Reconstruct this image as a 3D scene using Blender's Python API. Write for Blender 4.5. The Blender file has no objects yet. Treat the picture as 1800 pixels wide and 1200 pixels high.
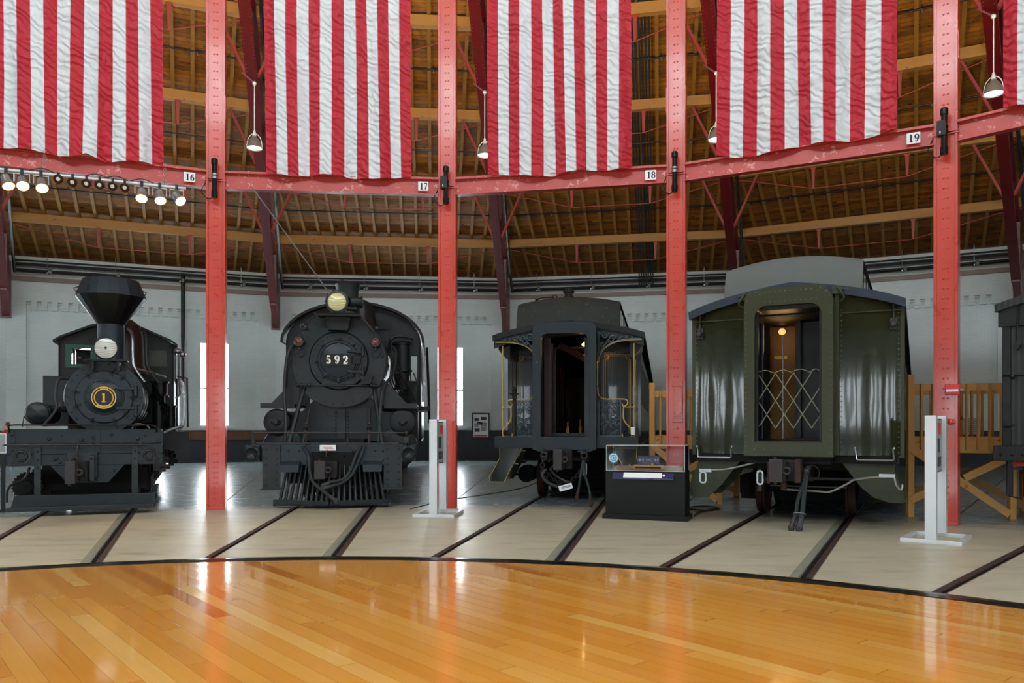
import bpy, math, random
from mathutils import Vector, Matrix
from math import sin, cos, pi, radians, tan, atan2, hypot
random.seed(7)
SC = bpy.context.scene
COL = SC.collection

# ------------------------------------------------------------------ camera, world, exposure
cd = bpy.data.cameras.new('camera'); cam = bpy.data.objects.new('camera', cd); COL.objects.link(cam)
cam.location = (1.9788, -0.0609, 1.5894); cam.rotation_euler = (radians(90), 0, 0)
cd.sensor_width = 36.0; cd.lens = 1388.23 / 1800 * 36; cd.shift_y = (751.15 - 600) / 1800
cd.clip_start = 0.05; cd.clip_end = 300
SC.camera = cam
W = bpy.data.worlds.new('world'); SC.world = W; W.use_nodes = True
bg = W.node_tree.nodes['Background']; bg.inputs[0].default_value = (0.80, 0.90, 1.0, 1); bg.inputs[1].default_value = 1.0
vs = SC.view_settings
vs.view_transform = 'Standard'; vs.look = 'None'; vs.gamma = 1.0; vs.use_curve_mapping = False
vs.exposure = EXPO = 0.55
SC.cycles.max_bounces = 7; SC.cycles.diffuse_bounces = 4; SC.cycles.glossy_bounces = 3
SC.cycles.transmission_bounces = 4; SC.cycles.transparent_max_bounces = 6
SC.cycles.sample_clamp_indirect = 4.0
CLEREST = 9.0      # daylight in the cupola glazing
UPLIGHT = 1150.0   # column up lamps
WINDOW = 9.0       # daylight in the wall windows

# ------------------------------------------------------------------ ring geometry
STEP = 360 / 22
RT, RC, RW = 9.383, 15.6475, 38.0        # turntable edge, column ring, wall apothem
TB = tan(radians(STEP / 2))
def bang(k): return radians(103.8511 - (k + .5) * STEP)
def wpos(k, x, r, z):
    b = bang(k); return Vector((cos(b) * r + sin(b) * x, sin(b) * r - cos(b) * x, z))
def brot(k): return bang(k) - pi / 2
def roofz(r): return 23.89 - 0.4 * r       # centre line of the purlins

# ------------------------------------------------------------------ materials
def lin(c): c /= 255; return c / 12.92 if c <= .04045 else ((c + .055) / 1.055) ** 2.4
def S(r, g, b): return (lin(r), lin(g), lin(b), 1)
def scale(c, f): return (min(c[0] * f, 1), min(c[1] * f, 1), min(c[2] * f, 1), 1)
class NT:
    def __init__(s, name):
        s.m = bpy.data.materials.new(name); s.m.use_nodes = True; s.t = s.m.node_tree; s.n = s.t.nodes
        s.b = s.n['Principled BSDF']
    def new(s, t, **kw):
        n = s.n.new(t)
        for k, v in kw.items(): setattr(n, k, v)
        return n
    def put(s, n, i, v):
        if hasattr(v, 'is_output') or isinstance(v, bpy.types.NodeSocket): s.t.links.new(v, n.inputs[i])
        else: n.inputs[i].default_value = v
    def coord(s, kind='Object'): return s.new('ShaderNodeTexCoord').outputs[kind]
    def mapping(s, v, scale=(1, 1, 1), rot=(0, 0, 0), loc=(0, 0, 0)):
        n = s.new('ShaderNodeMapping'); s.put(n, 0, v); n.inputs['Scale'].default_value = scale
        n.inputs['Rotation'].default_value = rot; n.inputs['Location'].default_value = loc; return n.outputs[0]
    def noise(s, v, sc, det=3, rough=.55):
        n = s.new('ShaderNodeTexNoise'); s.put(n, 'Vector', v); n.inputs['Scale'].default_value = sc
        n.inputs['Detail'].default_value = det; n.inputs['Roughness'].default_value = rough; return n.outputs['Fac']
    def ramp(s, f, stops):
        n = s.new('ShaderNodeValToRGB'); s.put(n, 0, f); e = n.color_ramp.elements
        while len(e) < len(stops): e.new(.5)
        for i, (p, c) in enumerate(stops): e[i].position = p; e[i].color = c
        return n.outputs[0]
    def mix(s, f, a, b, mode='MIX'):
        n = s.new('ShaderNodeMix', data_type='RGBA', blend_type=mode)
        s.put(n, 0, f); s.put(n, 6, a); s.put(n, 7, b); return n.outputs[2]
    def math(s, op, a, b=0.0, c=0.0):
        n = s.new('ShaderNodeMath', operation=op); s.put(n, 0, a); s.put(n, 1, b); s.put(n, 2, c); return n.outputs[0]
    def bump(s, h, strength=.3, dist=.01, nrm=None):
        n = s.new('ShaderNodeBump'); s.put(n, 'Height', h); n.inputs['Strength'].default_value = strength
        n.inputs['Distance'].default_value = dist
        if nrm: s.put(n, 'Normal', nrm)
        return n.outputs[0]
    def set(s, **kw):
        for k, v in kw.items(): s.put(s.b, k.replace('_', ' '), v)
        return s.m

def paint(name, col, rough=.5, metal=0.0, var=.25, sc=3.0, bmp=.15, bsc=40, chips=None, coat=0, spec=.5, chipt=.68, rvar=.1):
    t = NT(name); v = t.coord()
    n = t.noise(v, sc, 5)
    c = t.mix(n, scale(col, 1 - var), scale(col, 1 + var))
    if chips is not None:
        m = t.ramp(t.noise(v, 9, 6, .7), [(chipt, (0, 0, 0, 1)), (chipt + .05, (1, 1, 1, 1))])
        c = t.mix(m, c, chips)
    r = t.math('MULTIPLY_ADD', t.noise(v, sc * 2.3, 3), rvar * 2, rough - rvar)
    kw = dict(Base_Color=c, Roughness=r, Metallic=metal)
    if bmp: kw['Normal'] = t.bump(t.noise(v, bsc, 3), bmp, .004)
    m = t.set(**kw)
    if spec == .5 and max(col[:3]) < .06: spec = .32
    t.b.inputs['Specular IOR Level'].default_value = spec
    if coat: t.b.inputs['Coat Weight'].default_value = coat; t.b.inputs['Coat Roughness'].default_value = .08
    return m

def wood(name, c1, c2, sc=1.0, axis='x', rough=.55, knots=True):
    t = NT(name); v = t.coord()
    s = {'x': (1.2, 14, 14), 'y': (14, 1.2, 14), 'z': (14, 14, 1.2)}[axis]
    mv = t.mapping(v, tuple(a * sc for a in s))
    n = t.noise(mv, 1.0, 6, .65)
    c = t.mix(n, c1, c2)
    if knots:
        k = t.ramp(t.noise(t.mapping(v, (3, 3, 5)), 1.3, 2), [(.70, (1, 1, 1, 1)), (.76, (.35, .25, .18, 1))])
        c = t.mix(1.0, c, k, 'MULTIPLY')
    return t.set(Base_Color=c, Roughness=rough, Normal=t.bump(n, .2, .003))

M = {}
M['red'] = paint('red_column_paint', S(191, 51, 29), .30, chips=S(226, 150, 140), chipt=.74, var=.12, sc=1.5, bmp=.25, bsc=22, spec=.7, coat=.35)
M['red_beam'] = paint('red_beam_paint', S(182, 58, 50), .34, chips=S(216, 140, 132), chipt=.58, var=.15, sc=2.5, bmp=.25, bsc=22, spec=.6)
M['shaded_red'] = paint('shaded_red_paint', S(84, 13, 16), .35, var=.15, bmp=.1)  # same red as the columns, darkened: the dimmer light is in the colour
M['thin_red'] = paint('red_oxide_rod', S(140, 42, 30), .5, var=.15, bmp=0)
M['loco'] = paint('locomotive_black', S(27, 34, 37), .36, var=.55, sc=2.2, bmp=.3, bsc=30, chips=S(56, 64, 68), chipt=.7)  # pale patches and mottling: dust, plus bluish highlights put into the colour
M['loco_grey'] = paint('graphite_grey_paint', S(35, 45, 52), .38, var=.3, sc=2.5, bmp=.35, bsc=25, chips=S(84, 94, 100), chipt=.72)
M['beam_wood'] = paint('painted_timber_grey', S(31, 41, 45), .45, var=.45, sc=4, bmp=.5, bsc=14, chips=S(84, 94, 94), chipt=.68)
M['black'] = paint('black_iron', S(13, 15, 16), .38, var=.3, bmp=.1)
M['gloss_black'] = paint('gloss_black', S(15, 17, 20), .2, var=.2, bmp=.05, coat=.5)
M['soot'] = paint('sooty_underframe', S(11, 11, 11), .8, var=.4, bmp=.4, bsc=18)
M['rust'] = paint('rusty_iron', S(58, 38, 30), .7, var=.4, sc=8, bmp=.4, bsc=30, chips=S(34, 30, 30), chipt=.55)
M['castiron'] = paint('worn_coupler_iron', S(58, 55, 56), .45, .3, var=.3, sc=6, bmp=.4, bsc=20, chips=S(96, 60, 44), chipt=.66)
M['steel'] = paint('bright_steel', S(150, 155, 158), .3, .8, var=.15, bmp=.05)
M['lamp_metal'] = paint('spun_aluminium', S(150, 152, 150), .32, .7, var=.08, bmp=0)
M['wornplate'] = paint('worn_grey_plate', S(122, 126, 112), .5, .1, var=.35, sc=9, bmp=.3, bsc=30)
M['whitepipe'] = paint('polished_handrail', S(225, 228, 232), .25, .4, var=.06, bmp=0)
M['rubber'] = paint('rubber_hose', S(38, 43, 46), .5, var=.2, bmp=.1)
M['alu'] = paint('brushed_aluminium', S(205, 210, 214), .38, .35, var=.05, bmp=.05, bsc=120)
M['brass'] = paint('gold_lining', S(190, 168, 96), .4, .3, var=.1, bmp=0)
M['gold'] = paint('gold_leaf', S(226, 180, 70), .4, .1, var=.08, bmp=0)
M['coach_blue'] = paint('coach_blue_black', S(22, 34, 40), .38, var=.3, sc=5, bmp=.4, bsc=60, chips=S(60, 78, 86), chipt=.66)
M['ironwork'] = paint('cast_iron_scrollwork', S(52, 70, 78), .35, var=.2, bmp=0)
M['coach_dark'] = paint('coach_dark_green', S(11, 18, 19), .32, var=.2, sc=3, bmp=.1, coat=.3)
M['coach_roof'] = paint('canvas_roof_grey', S(44, 48, 45), .75, var=.3, sc=4, bmp=1.0, bsc=38, chips=S(76, 76, 64), chipt=.6)
M['olive'] = paint('olive_frame_paint', S(46, 50, 26), .36, var=.12, sc=3, bmp=.1, bsc=50)
M['olive_dark'] = paint('olive_underframe', S(50, 56, 38), .45, var=.2, sc=4, bmp=.2)
M['olive_roof'] = paint('grey_canvas_roof', S(84, 90, 88), .72, var=.1, sc=2, bmp=.25, bsc=80)
M['olive_edge'] = paint('blue_grey_roof_edge', S(34, 46, 60), .4, var=.5, sc=7, bmp=.4, bsc=20, chips=S(150, 158, 165), chipt=.70)
M['mahogany'] = paint('mahogany_trim', S(44, 17, 16), .35, var=.25, sc=4, bmp=.1)
M['buff'] = paint('interior_buff', S(120, 86, 28), .45, var=.12, bmp=.05)
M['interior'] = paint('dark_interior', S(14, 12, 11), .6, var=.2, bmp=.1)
M['rivet'] = paint('pale_rivet_heads', S(104, 104, 84), .4, var=.2, bmp=0)  # paler than the olive sheets around them
M['pine'] = wood('honey_pine', S(204, 158, 90), S(180, 128, 62), 1.0, 'z')
M['pine_x'] = wood('honey_pine_board', S(204, 158, 90), S(180, 128, 62), 1.0, 'x')
M['purlin'] = wood('purlin_timber', S(176, 126, 50), S(136, 90, 30), .35, 'x')
M['rafter'] = wood('rafter_timber', S(150, 108, 40), S(116, 78, 26), .4, 'y')
M['white_sign'] = paint('white_enamel', S(228, 232, 236), .4, var=.03, bmp=0)
M['ink'] = paint('black_ink', S(22, 28, 34), .5, var=.05, bmp=0)
M['red_ink'] = paint('red_ink', S(200, 60, 60), .5, var=.05, bmp=0)
M['white_num'] = paint('white_numerals', S(236, 236, 226), .5, var=.04, bmp=0)
M['green'] = paint('green_window_trim', S(16, 82, 62), .45, var=.1, bmp=0)
M['grey_light'] = paint('grey_print', S(150, 152, 154), .5, var=.3, sc=9, bmp=0)
M['print_dark'] = paint('dark_print', S(58, 60, 66), .5, var=.6, sc=14, bmp=0)
M['blue_print'] = paint('blue_print', S(60, 150, 190), .4, var=.3, sc=12, bmp=0)
M['navy'] = paint('navy_blue_enamel', S(28, 38, 84), .3, var=.2, bmp=0)
M['model_base'] = paint('model_ballast_board', S(146, 118, 92), .7, var=.2, sc=6, bmp=.4, bsc=80)
M['case_black'] = paint('satin_black_case', S(10, 12, 14), .42, var=.35, sc=2, bmp=.12, bsc=60, spec=.25)
M['skin'] = paint('skin', S(190, 140, 115), .6, var=.05, bmp=0)
M['red_cloth'] = paint('red_shirt', S(140, 34, 30), .8, var=.2, bmp=0)
M['blue_cloth'] = paint('blue_trousers', S(36, 84, 140), .8, var=.2, bmp=0)
M['yellow'] = paint('yellow_plastic', S(210, 180, 40), .4, var=.1, bmp=0)
M['hair'] = paint('auburn_hair', S(110, 60, 34), .7, var=.2, bmp=0)

def emis(name, col, s):
    t = NT(name); t.b.inputs['Base Color'].default_value = col
    t.b.inputs['Emission Color'].default_value = col; t.b.inputs['Emission Strength'].default_value = s; return t.m
M['sky_pane'] = emis('cupola_daylight_glass', (.82, .95, 1, 1), CLEREST)
M['win_pane'] = emis('window_daylight_glass', (.86, .95, 1, 1), WINDOW)
M['lamp_hot'] = emis('lamp_lens_lit', (1, .93, .80, 1), 5)
M['spot_hot'] = emis('spot_lens_lit', (1, .55, .22, 1), 3.2)
M['warm_lamp'] = emis('coach_ceiling_lamp', (1, .55, .18, 1), .7)
M['coach_bulb'] = emis('coach_vestibule_bulb', (1, .68, .28, 1), 5)
t = NT('case_acrylic'); t.set(Roughness=.03, Transmission_Weight=1.0, IOR=1.2); t.b.inputs['Base Color'].default_value = (.95, .98, 1, 1)
g = t.new('ShaderNodeBsdfTransparent'); gl = t.new('ShaderNodeBsdfGlossy'); gl.inputs['Roughness'].default_value = .05
fr = t.new('ShaderNodeFresnel'); fr.inputs[0].default_value = 1.35; mx = t.new('ShaderNodeMixShader')
t.t.links.new(fr.outputs[0], mx.inputs[0]); t.t.links.new(g.outputs[0], mx.inputs[1]); t.t.links.new(gl.outputs[0], mx.inputs[2])
t.t.links.new(mx.outputs[0], t.n['Material Output'].inputs[0]); M['acrylic'] = t.m
M['acrylic_edge'] = paint('acrylic_edge', S(200, 208, 210), .2, var=.03, bmp=0)
def lens(name, c, rough=.08):
    t = NT(name); v = t.coord(); n = t.new('ShaderNodeTexWave'); t.put(n, 'Vector', v); n.inputs['Scale'].default_value = 9
    n.wave_type = 'RINGS'; n.rings_direction = 'Y'; n.inputs['Distortion'].default_value = 1.5
    cc = t.mix(n.outputs['Fac'], scale(c, .75), scale(c, 1.15))
    m = t.set(Base_Color=cc, Roughness=rough, Normal=t.bump(n.outputs['Fac'], .3, .01)); t.b.inputs['Coat Weight'].default_value = .8; return m
M['lens_clear'] = lens('clear_headlamp_glass', S(196, 198, 190)); M['lens_yellow'] = lens('silvered_headlamp_glass', S(206, 200, 140))
M['lens_amber'] = lens('amber_marker_glass', S(92, 44, 30))
M['glass_dark'] = paint('dark_window_glass', S(20, 24, 26), .08, var=.1, bmp=0, coat=.5)

# glossy olive coach sheet: slightly wavy so reflections streak
t = NT('olive_sheet_gloss'); v = t.coord(); c = t.mix(t.noise(v, 1.6, 5), S(29, 33, 17), S(40, 44, 23))
c = t.mix(t.ramp(t.noise(t.mapping(v, (1, 1, .5)), 3, 4), [(.62, (0, 0, 0, 1)), (.75, (1, 1, 1, 1))]), c, S(56, 58, 34))
wv = t.noise(t.mapping(v, (2.2, 2.2, .5)), 2.0, 1)
t.set(Base_Color=c, Roughness=.09, Normal=t.bump(wv, .12, .03)); t.b.inputs['Specular IOR Level'].default_value = .4; t.b.inputs['Coat Weight'].default_value = .2; t.b.inputs['Coat Roughness'].default_value = .03
t.put(t.b, 'Coat Normal', t.bump(wv, .12, .03)); M['olive_gloss'] = t.m

# flag cloth, stripes counted across U
t = NT('flag_cloth'); uv = t.coord('UV'); sx = t.new('ShaderNodeSeparateXYZ'); t.put(sx, 0, uv)
st = t.math('MODULO', t.math('FLOOR', t.math('MULTIPLY', sx.outputs[0], 13.0)), 2.0)
fr_ = t.math('FRACT', t.math('MULTIPLY', sx.outputs[0], 13.0))
seam = t.math('GREATER_THAN', t.math('ABSOLUTE', t.math('SUBTRACT', fr_, .5)), .485)
c = t.mix(st, S(184, 5, 38), S(214, 222, 228)); c = t.mix(t.math('MULTIPLY', seam, .35), c, S(170, 120, 130))
ov = t.coord('Object')
w1 = t.noise(t.mapping(ov, (2.2, 2.2, 1.1), (0, radians(35), 0)), 2.2, 2)
w2 = t.new('ShaderNodeTexWave'); t.put(w2, 'Vector', t.mapping(ov, (1, 1, 1), (0, radians(62), 0))); w2.inputs['Scale'].default_value = 2.6
w2.inputs['Distortion'].default_value = 9; w2.inputs['Detail'].default_value = 2.5; w2.inputs['Detail Scale'].default_value = 1.3
h = t.math('ADD', t.math('MULTIPLY', w1, 1.2), t.math('MULTIPLY', w2.outputs['Fac'], .35))
t.set(Base_Color=c, Roughness=.55, Normal=t.bump(h, .8, .07)); t.b.inputs['Sheen Weight'].default_value = .15
tr = t.new('ShaderNodeBsdfTranslucent'); t.put(tr, 0, c); mx = t.new('ShaderNodeMixShader'); mx.inputs[0].default_value = .15
t.t.links.new(t.b.outputs[0], mx.inputs[1]); t.t.links.new(tr.outputs[0], mx.inputs[2]); t.t.links.new(mx.outputs[0], t.n['Material Output'].inputs[0])
M['flag'] = t.m

# turntable boards
t = NT('turntable_boards'); v = t.mapping(t.coord(), (1, 1, 1), (0, 0, radians(50)))
sx = t.new('ShaderNodeSeparateXYZ'); t.put(sx, 0, v)
PW, PL = .152, 3.4
row = t.math('FLOOR', t.math('DIVIDE', sx.outputs[1], PW))
wn = t.new('ShaderNodeTexWhiteNoise', noise_dimensions='1D'); t.put(wn, 'W', row)
xs = t.math('ADD', t.math('DIVIDE', sx.outputs[0], PL), t.math('MULTIPLY', wn.outputs[0], 7.0))
pid = t.math('ADD', t.math('MULTIPLY', row, 17.31), t.math('FLOOR', xs))
wn2 = t.new('ShaderNodeTexWhiteNoise', noise_dimensions='1D'); t.put(wn2, 'W', pid)
base = t.ramp(wn2.outputs[0], [(0, S(200, 130, 44)), (.08, S(222, 158, 66)), (.5, S(228, 168, 76)), (.9, S(233, 180, 92)), (1, S(238, 196, 118))])
cmb = t.new('ShaderNodeCombineXYZ'); t.put(cmb, 0, t.math('MULTIPLY', sx.outputs[0], .8)); t.put(cmb, 1, t.math('MULTIPLY', sx.outputs[1], 22)); t.put(cmb, 2, t.math('MULTIPLY', wn2.outputs[0], 40))
gr = t.noise(cmb.outputs[0], 1.6, 6, .65)
base = t.mix(.5, base, t.mix(gr, S(255, 240, 200), S(226, 180, 110)), 'MULTIPLY')
base = t.mix(.2, base, t.ramp(t.noise(t.coord(), .45, 3), [(.35, S(205, 175, 130)), (.65, S(255, 250, 240))]), 'MULTIPLY')
ey = t.math('ABSOLUTE', t.math('SUBTRACT', t.math('FRACT', t.math('DIVIDE', sx.outputs[1], PW)), .5))
ex = t.math('ABSOLUTE', t.math('SUBTRACT', t.math('FRACT', xs), .5))
gap = t.math('MAXIMUM', t.math('GREATER_THAN', ey, .487), t.math('GREATER_THAN', ex, .4988))
base = t.mix(t.math('MULTIPLY', gap, .45), base, S(120, 66, 22))
ro = t.math('MULTIPLY_ADD', t.noise(t.coord(), 3.5, 4), .10, .07)
bh = t.math('ADD', t.math('MULTIPLY', t.math('SUBTRACT', 1.0, gap), .5), t.math('ADD', t.math('MULTIPLY', t.noise(t.mapping(v, (1, 5, 1)), 1.6, 2), .4), t.math('MULTIPLY', t.math('MULTIPLY', ey, ey), 1.5)))
t.set(Base_Color=base, Roughness=ro, Normal=t.bump(bh, .10, .008)); t.b.inputs['Coat Weight'].default_value = .7; t.b.inputs['Coat Roughness'].default_value = .06
M['boards'] = t.m

# concrete: tan apron near the pit, blue-grey sealed floor further out
t = NT('engine_house_floor'); v = t.coord(); sx = t.new('ShaderNodeSeparateXYZ'); t.put(sx, 0, v)
rad = t.math('SQRT', t.math('ADD', t.math('POWER', sx.outputs[0], 2.0), t.math('POWER', sx.outputs[1], 2.0)))
tanc = t.mix(t.noise(v, .8, 6, .6), S(158, 153, 132), S(190, 186, 164)); tanc = t.mix(t.ramp(t.noise(t.mapping(v, (.6, 2.2, 1)), 1.4, 6, .7), [(.5, (0, 0, 0, 1)), (.8, (1, 1, 1, 1))]), tanc, S(128, 122, 102))
blu = t.mix(t.noise(v, .6, 6, .6), S(104, 120, 122), S(142, 158, 156)); blu = t.mix(t.ramp(t.noise(v, 2.5, 5, .7), [(.55, (0, 0, 0, 1)), (.8, (1, 1, 1, 1))]), blu, S(112, 116, 112))
fac = t.math('SMOOTH_MIN', t.math('MAXIMUM', t.math('DIVIDE', t.math('SUBTRACT', rad, 15.3), 1.2), 0.0), 1.0, .1)
c = t.mix(fac, tanc, blu)
line = t.math('LESS_THAN', t.math('ABSOLUTE', t.math('SUBTRACT', rad, 15.72)), .014)
c = t.mix(line, c, S(60, 56, 50))
ro = t.math('MULTIPLY_ADD', t.noise(v, 2, 5), .22, t.math('MULTIPLY_ADD', fac, -.14, .26))
t.set(Base_Color=c, Roughness=ro, Normal=t.bump(t.noise(v, 3, 5), .25, .012)); M['concrete'] = t.m

def brickmat(name, c1, c2, rough=.7, bw=.42, bh=.145):
    t = NT(name); v = t.coord(); sx = t.new('ShaderNodeSeparateXYZ'); t.put(sx, 0, v)
    cb = t.new('ShaderNodeCombineXYZ'); t.put(cb, 0, sx.outputs[0]); t.put(cb, 1, sx.outputs[2])
    b = t.new('ShaderNodeTexBrick'); t.put(b, 'Vector', cb.outputs[0]); b.inputs['Scale'].default_value = 1
    b.inputs['Brick Width'].default_value = bw; b.inputs['Row Height'].default_value = bh; b.inputs['Mortar Size'].default_value = .008
    b.inputs['Color1'].default_value = c1; b.inputs['Color2'].default_value = c2; b.inputs['Mortar'].default_value = scale(c1, .93)
    c = t.mix(.35, b.outputs[0], t.ramp(t.noise(v, .5, 5), [(.3, S(205, 210, 208)), (.7, S(255, 255, 255))]), 'MULTIPLY')
    h = t.math('ADD', t.math('MULTIPLY', t.math('SUBTRACT', 1.0, b.outputs['Fac']), .6), t.noise(v, 6, 4))
    return t.set(Base_Color=c, Roughness=rough, Normal=t.bump(h, .2, .006))
M['wall'] = brickmat('whitewashed_brick', S(204, 213, 212), S(209, 217, 215), bw=.26, bh=.085)
M['wainscot'] = brickmat('black_painted_brick', S(34, 40, 46), S(40, 46, 52), .5)
M['deck'] = None
t = NT('roof_deck_boards'); v = t.coord(); sx = t.new('ShaderNodeSeparateXYZ'); t.put(sx, 0, v)
row = t.math('FLOOR', t.math('DIVIDE', sx.outputs[1], .16)); wn = t.new('ShaderNodeTexWhiteNoise', noise_dimensions='1D'); t.put(wn, 'W', row)
c = t.ramp(wn.outputs[0], [(0, S(116, 76, 20)), (.5, S(140, 95, 27)), (1, S(166, 116, 38))])
c = t.mix(.7, c, t.ramp(t.noise(t.mapping(v, (1.6, 5, 5)), 1.2, 5, .7), [(.32, S(120, 96, 70)), (.6, S(255, 240, 215))]), 'MULTIPLY')
c = t.mix(t.ramp(t.noise(t.mapping(v, (3, 7, 7)), 1.0, 1), [(.70, (0, 0, 0, 1)), (.73, (1, 1, 1, 1))]), c, S(40, 24, 10))
e = t.math('GREATER_THAN', t.math('ABSOLUTE', t.math('SUBTRACT', t.math('FRACT', t.math('DIVIDE', sx.outputs[1], .16)), .5)), .455)
c = t.mix(t.math('MULTIPLY', e, .75), c, S(34, 20, 8)); t.set(Base_Color=c, Roughness=.65); M['deck'] = t.m
def ribbed(name, col, pitch, axis=0, rough=.4, coat=0):
    t = NT(name); v = t.coord(); sx = t.new('ShaderNodeSeparateXYZ'); t.put(sx, 0, v)
    f = t.math('ABSOLUTE', t.math('SUBTRACT', t.math('FRACT', t.math('DIVIDE', sx.outputs[axis], pitch)), .5))
    gm = t.math('GREATER_THAN', f, .42); c = t.mix(t.noise(v, 3, 4), scale(col, .8), scale(col, 1.2))
    c = t.mix(t.math('MULTIPLY', gm, .6), c, scale(col, .3))
    m = t.set(Base_Color=c, Roughness=rough, Normal=t.bump(t.math('SUBTRACT', .5, f), .5, .02)); t.b.inputs['Coat Weight'].default_value = coat; return m
M['beadboard'] = ribbed('beaded_board_dark', S(22, 30, 37), .045, 0, .35, .3)
M['blackboard'] = ribbed('black_car_siding', S(17, 19, 20), .085, 0, .45)
M['blackside'] = ribbed('black_car_side_siding', S(17, 19, 20), .085, 1, .45)

# ------------------------------------------------------------------ mesh kit
BASE = {}
class MB:
    def __init__(s, root=None, base=None):
        s.v = []; s.f = []; s.uv = None
        s.root = root; s.o = Vector(base if base is not None else (BASE[root.name] if root else (0, 0, 0)))
    def add(s, vs_, fs):
        n = len(s.v); s.v += [Vector(p) - s.o for p in vs_]; s.f += [tuple(i + n for i in f) for f in fs]; return s
    def box(s, x0, x1, y0, y1, z0, z1):
        return s.add([(x0, y0, z0), (x1, y0, z0), (x1, y1, z0), (x0, y1, z0), (x0, y0, z1), (x1, y0, z1), (x1, y1, z1), (x0, y1, z1)],
                     [(3, 2, 1, 0), (4, 5, 6, 7), (0, 1, 5, 4), (1, 2, 6, 5), (2, 3, 7, 6), (3, 0, 4, 7)])
    def bar(s, a, b, w, h, up=(0, 0, 1)):
        a, b = Vector(a), Vector(b); d = (b - a).normalized(); u = Vector(up); sd = d.cross(u)
        if sd.length < 1e-4: sd = d.cross(Vector((1, 0, 0)))
        sd.normalize(); u = sd.cross(d); P = []
        for p in (a, b):
            for i, j in ((-1, -1), (1, -1), (1, 1), (-1, 1)): P.append(p + sd * w / 2 * i + u * h / 2 * j)
        return s.add(P, [(3, 2, 1, 0), (4, 5, 6, 7), (0, 1, 5, 4), (1, 2, 6, 5), (2, 3, 7, 6), (3, 0, 4, 7)])
    def lathe(s, prof, o=(0, 0, 0), axis=(0, 0, 1), n=24, cap=True):
        # prof: (radius, distance along axis)
        o = Vector(o); ax = Vector(axis).normalized(); q = ax.to_track_quat('Z', 'Y'); X = q @ Vector((1, 0, 0)); Y = q @ Vector((0, 1, 0))
        P = []; F = []
        for r, t_ in prof:
            for i in range(n): a = 2 * pi * i / n; P.append(o + ax * t_ + X * r * cos(a) + Y * r * sin(a))
        m = len(prof)
        for j in range(m - 1):
            for i in range(n): F.append((j * n + i, j * n + (i + 1) % n, (j + 1) * n + (i + 1) % n, (j + 1) * n + i))
        if cap:
            if prof[0][0] > 1e-5: F.append(tuple(reversed(range(n))))
            if prof[-1][0] > 1e-5: F.append(tuple(range((m - 1) * n, m * n)))
        return s.add(P, F)
    def cyl(s, a, b, r, r2=None, n=16):
        a, b = Vector(a), Vector(b); L = (b - a).length
        return s.lathe([(r, 0), (r if r2 is None else r2, L)], a, b - a, n)
    def tube(s, pts, r, n=8, smooth=0):
        pts = [Vector(p) for p in pts]
        if smooth: pts = spline(pts, smooth)
        P = []; F = []; up = None
        for i, p in enumerate(pts):
            d = (pts[min(i + 1, len(pts) - 1)] - pts[max(i - 1, 0)]).normalized()
            if up is None: up = d.orthogonal().normalized()
            up = (up - d * up.dot(d)).normalized() if (up - d * up.dot(d)).length > 1e-5 else d.orthogonal().normalized()
            sd = d.cross(up); rr = r[i] if isinstance(r, (list, tuple)) else r
            for k in range(n): a = 2 * pi * k / n; P.append(p + up * rr * cos(a) + sd * rr * sin(a))
        m = len(pts)
        for j in range(m - 1):
            for k in range(n): F.append((j * n + k, j * n + (k + 1) % n, (j + 1) * n + (k + 1) % n, (j + 1) * n + k))
        F.append(tuple(reversed(range(n)))); F.append(tuple(range((m - 1) * n, m * n)))
        return s.add(P, F)
    def prism(s, poly, y0, y1, plane='xz'):
        n = len(poly); conv = {'xz': lambda p, y: (p[0], y, p[1]), 'yz': lambda p, y: (y, p[0], p[1]), 'xy': lambda p, y: (p[0], p[1], y)}[plane]
        P = [conv(p, y0) for p in poly] + [conv(p, y1) for p in poly]
        F = [tuple(range(n)), tuple(reversed(range(n, 2 * n)))] + [(i, i + n, (i + 1) % n + n, (i + 1) % n) for i in range(n)]
        return s.add(P, F)
    def frame(s, outer, inner, y0, y1, plane='xz'):
        n = len(outer); conv = {'xz': lambda p, y: (p[0], y, p[1]), 'yz': lambda p, y: (y, p[0], p[1])}[plane]
        P = [conv(p, y) for y in (y0, y1) for q in (outer, inner) for p in q]; F = []
        for i in range(n):
            j = (i + 1) % n
            F += [(i, j, n + j, n + i), (2 * n + i, 3 * n + i, 3 * n + j, 2 * n + j), (i, 2 * n + i, 2 * n + j, j), (n + i, n + j, 3 * n + j, 3 * n + i)]
        return s.add(P, F)
    def ball(s, c, r, n=10, sq=(1, 1, 1)):
        P = []; F = []; c = Vector(c); m = n // 2
        for j in range(m + 1):
            th = pi * j / m
            for i in range(n): a = 2 * pi * i / n; P.append(c + Vector((r * sin(th) * cos(a) * sq[0], r * sin(th) * sin(a) * sq[1], r * cos(th) * sq[2])))
        for j in range(m):
            for i in range(n): F.append((j * n + i, (j + 1) * n + i, (j + 1) * n + (i + 1) % n, j * n + (i + 1) % n))
        return s.add(P, F)
    def dome(s, c, r, ax=(0, -1, 0), n=6, h=.6):
        return s.lathe([(r, 0), (r * .8, r * h * .7), (.0001, r * h)], c, ax, n, False)
    def torus(s, c, R, r, axis=(0, 1, 0), n=32, m=8, arc=(0, 2 * pi)):
        q = Vector(axis).normalized().to_track_quat('Z', 'Y'); c = Vector(c)
        full = abs(arc[1] - arc[0] - 2 * pi) < 1e-4
        pts = [c + q @ Vector((R * cos(a), R * sin(a), 0)) for a in [arc[0] + (arc[1] - arc[0]) * i / n for i in range(n + 1)]]
        return s.tube(pts, r, m)
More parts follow.
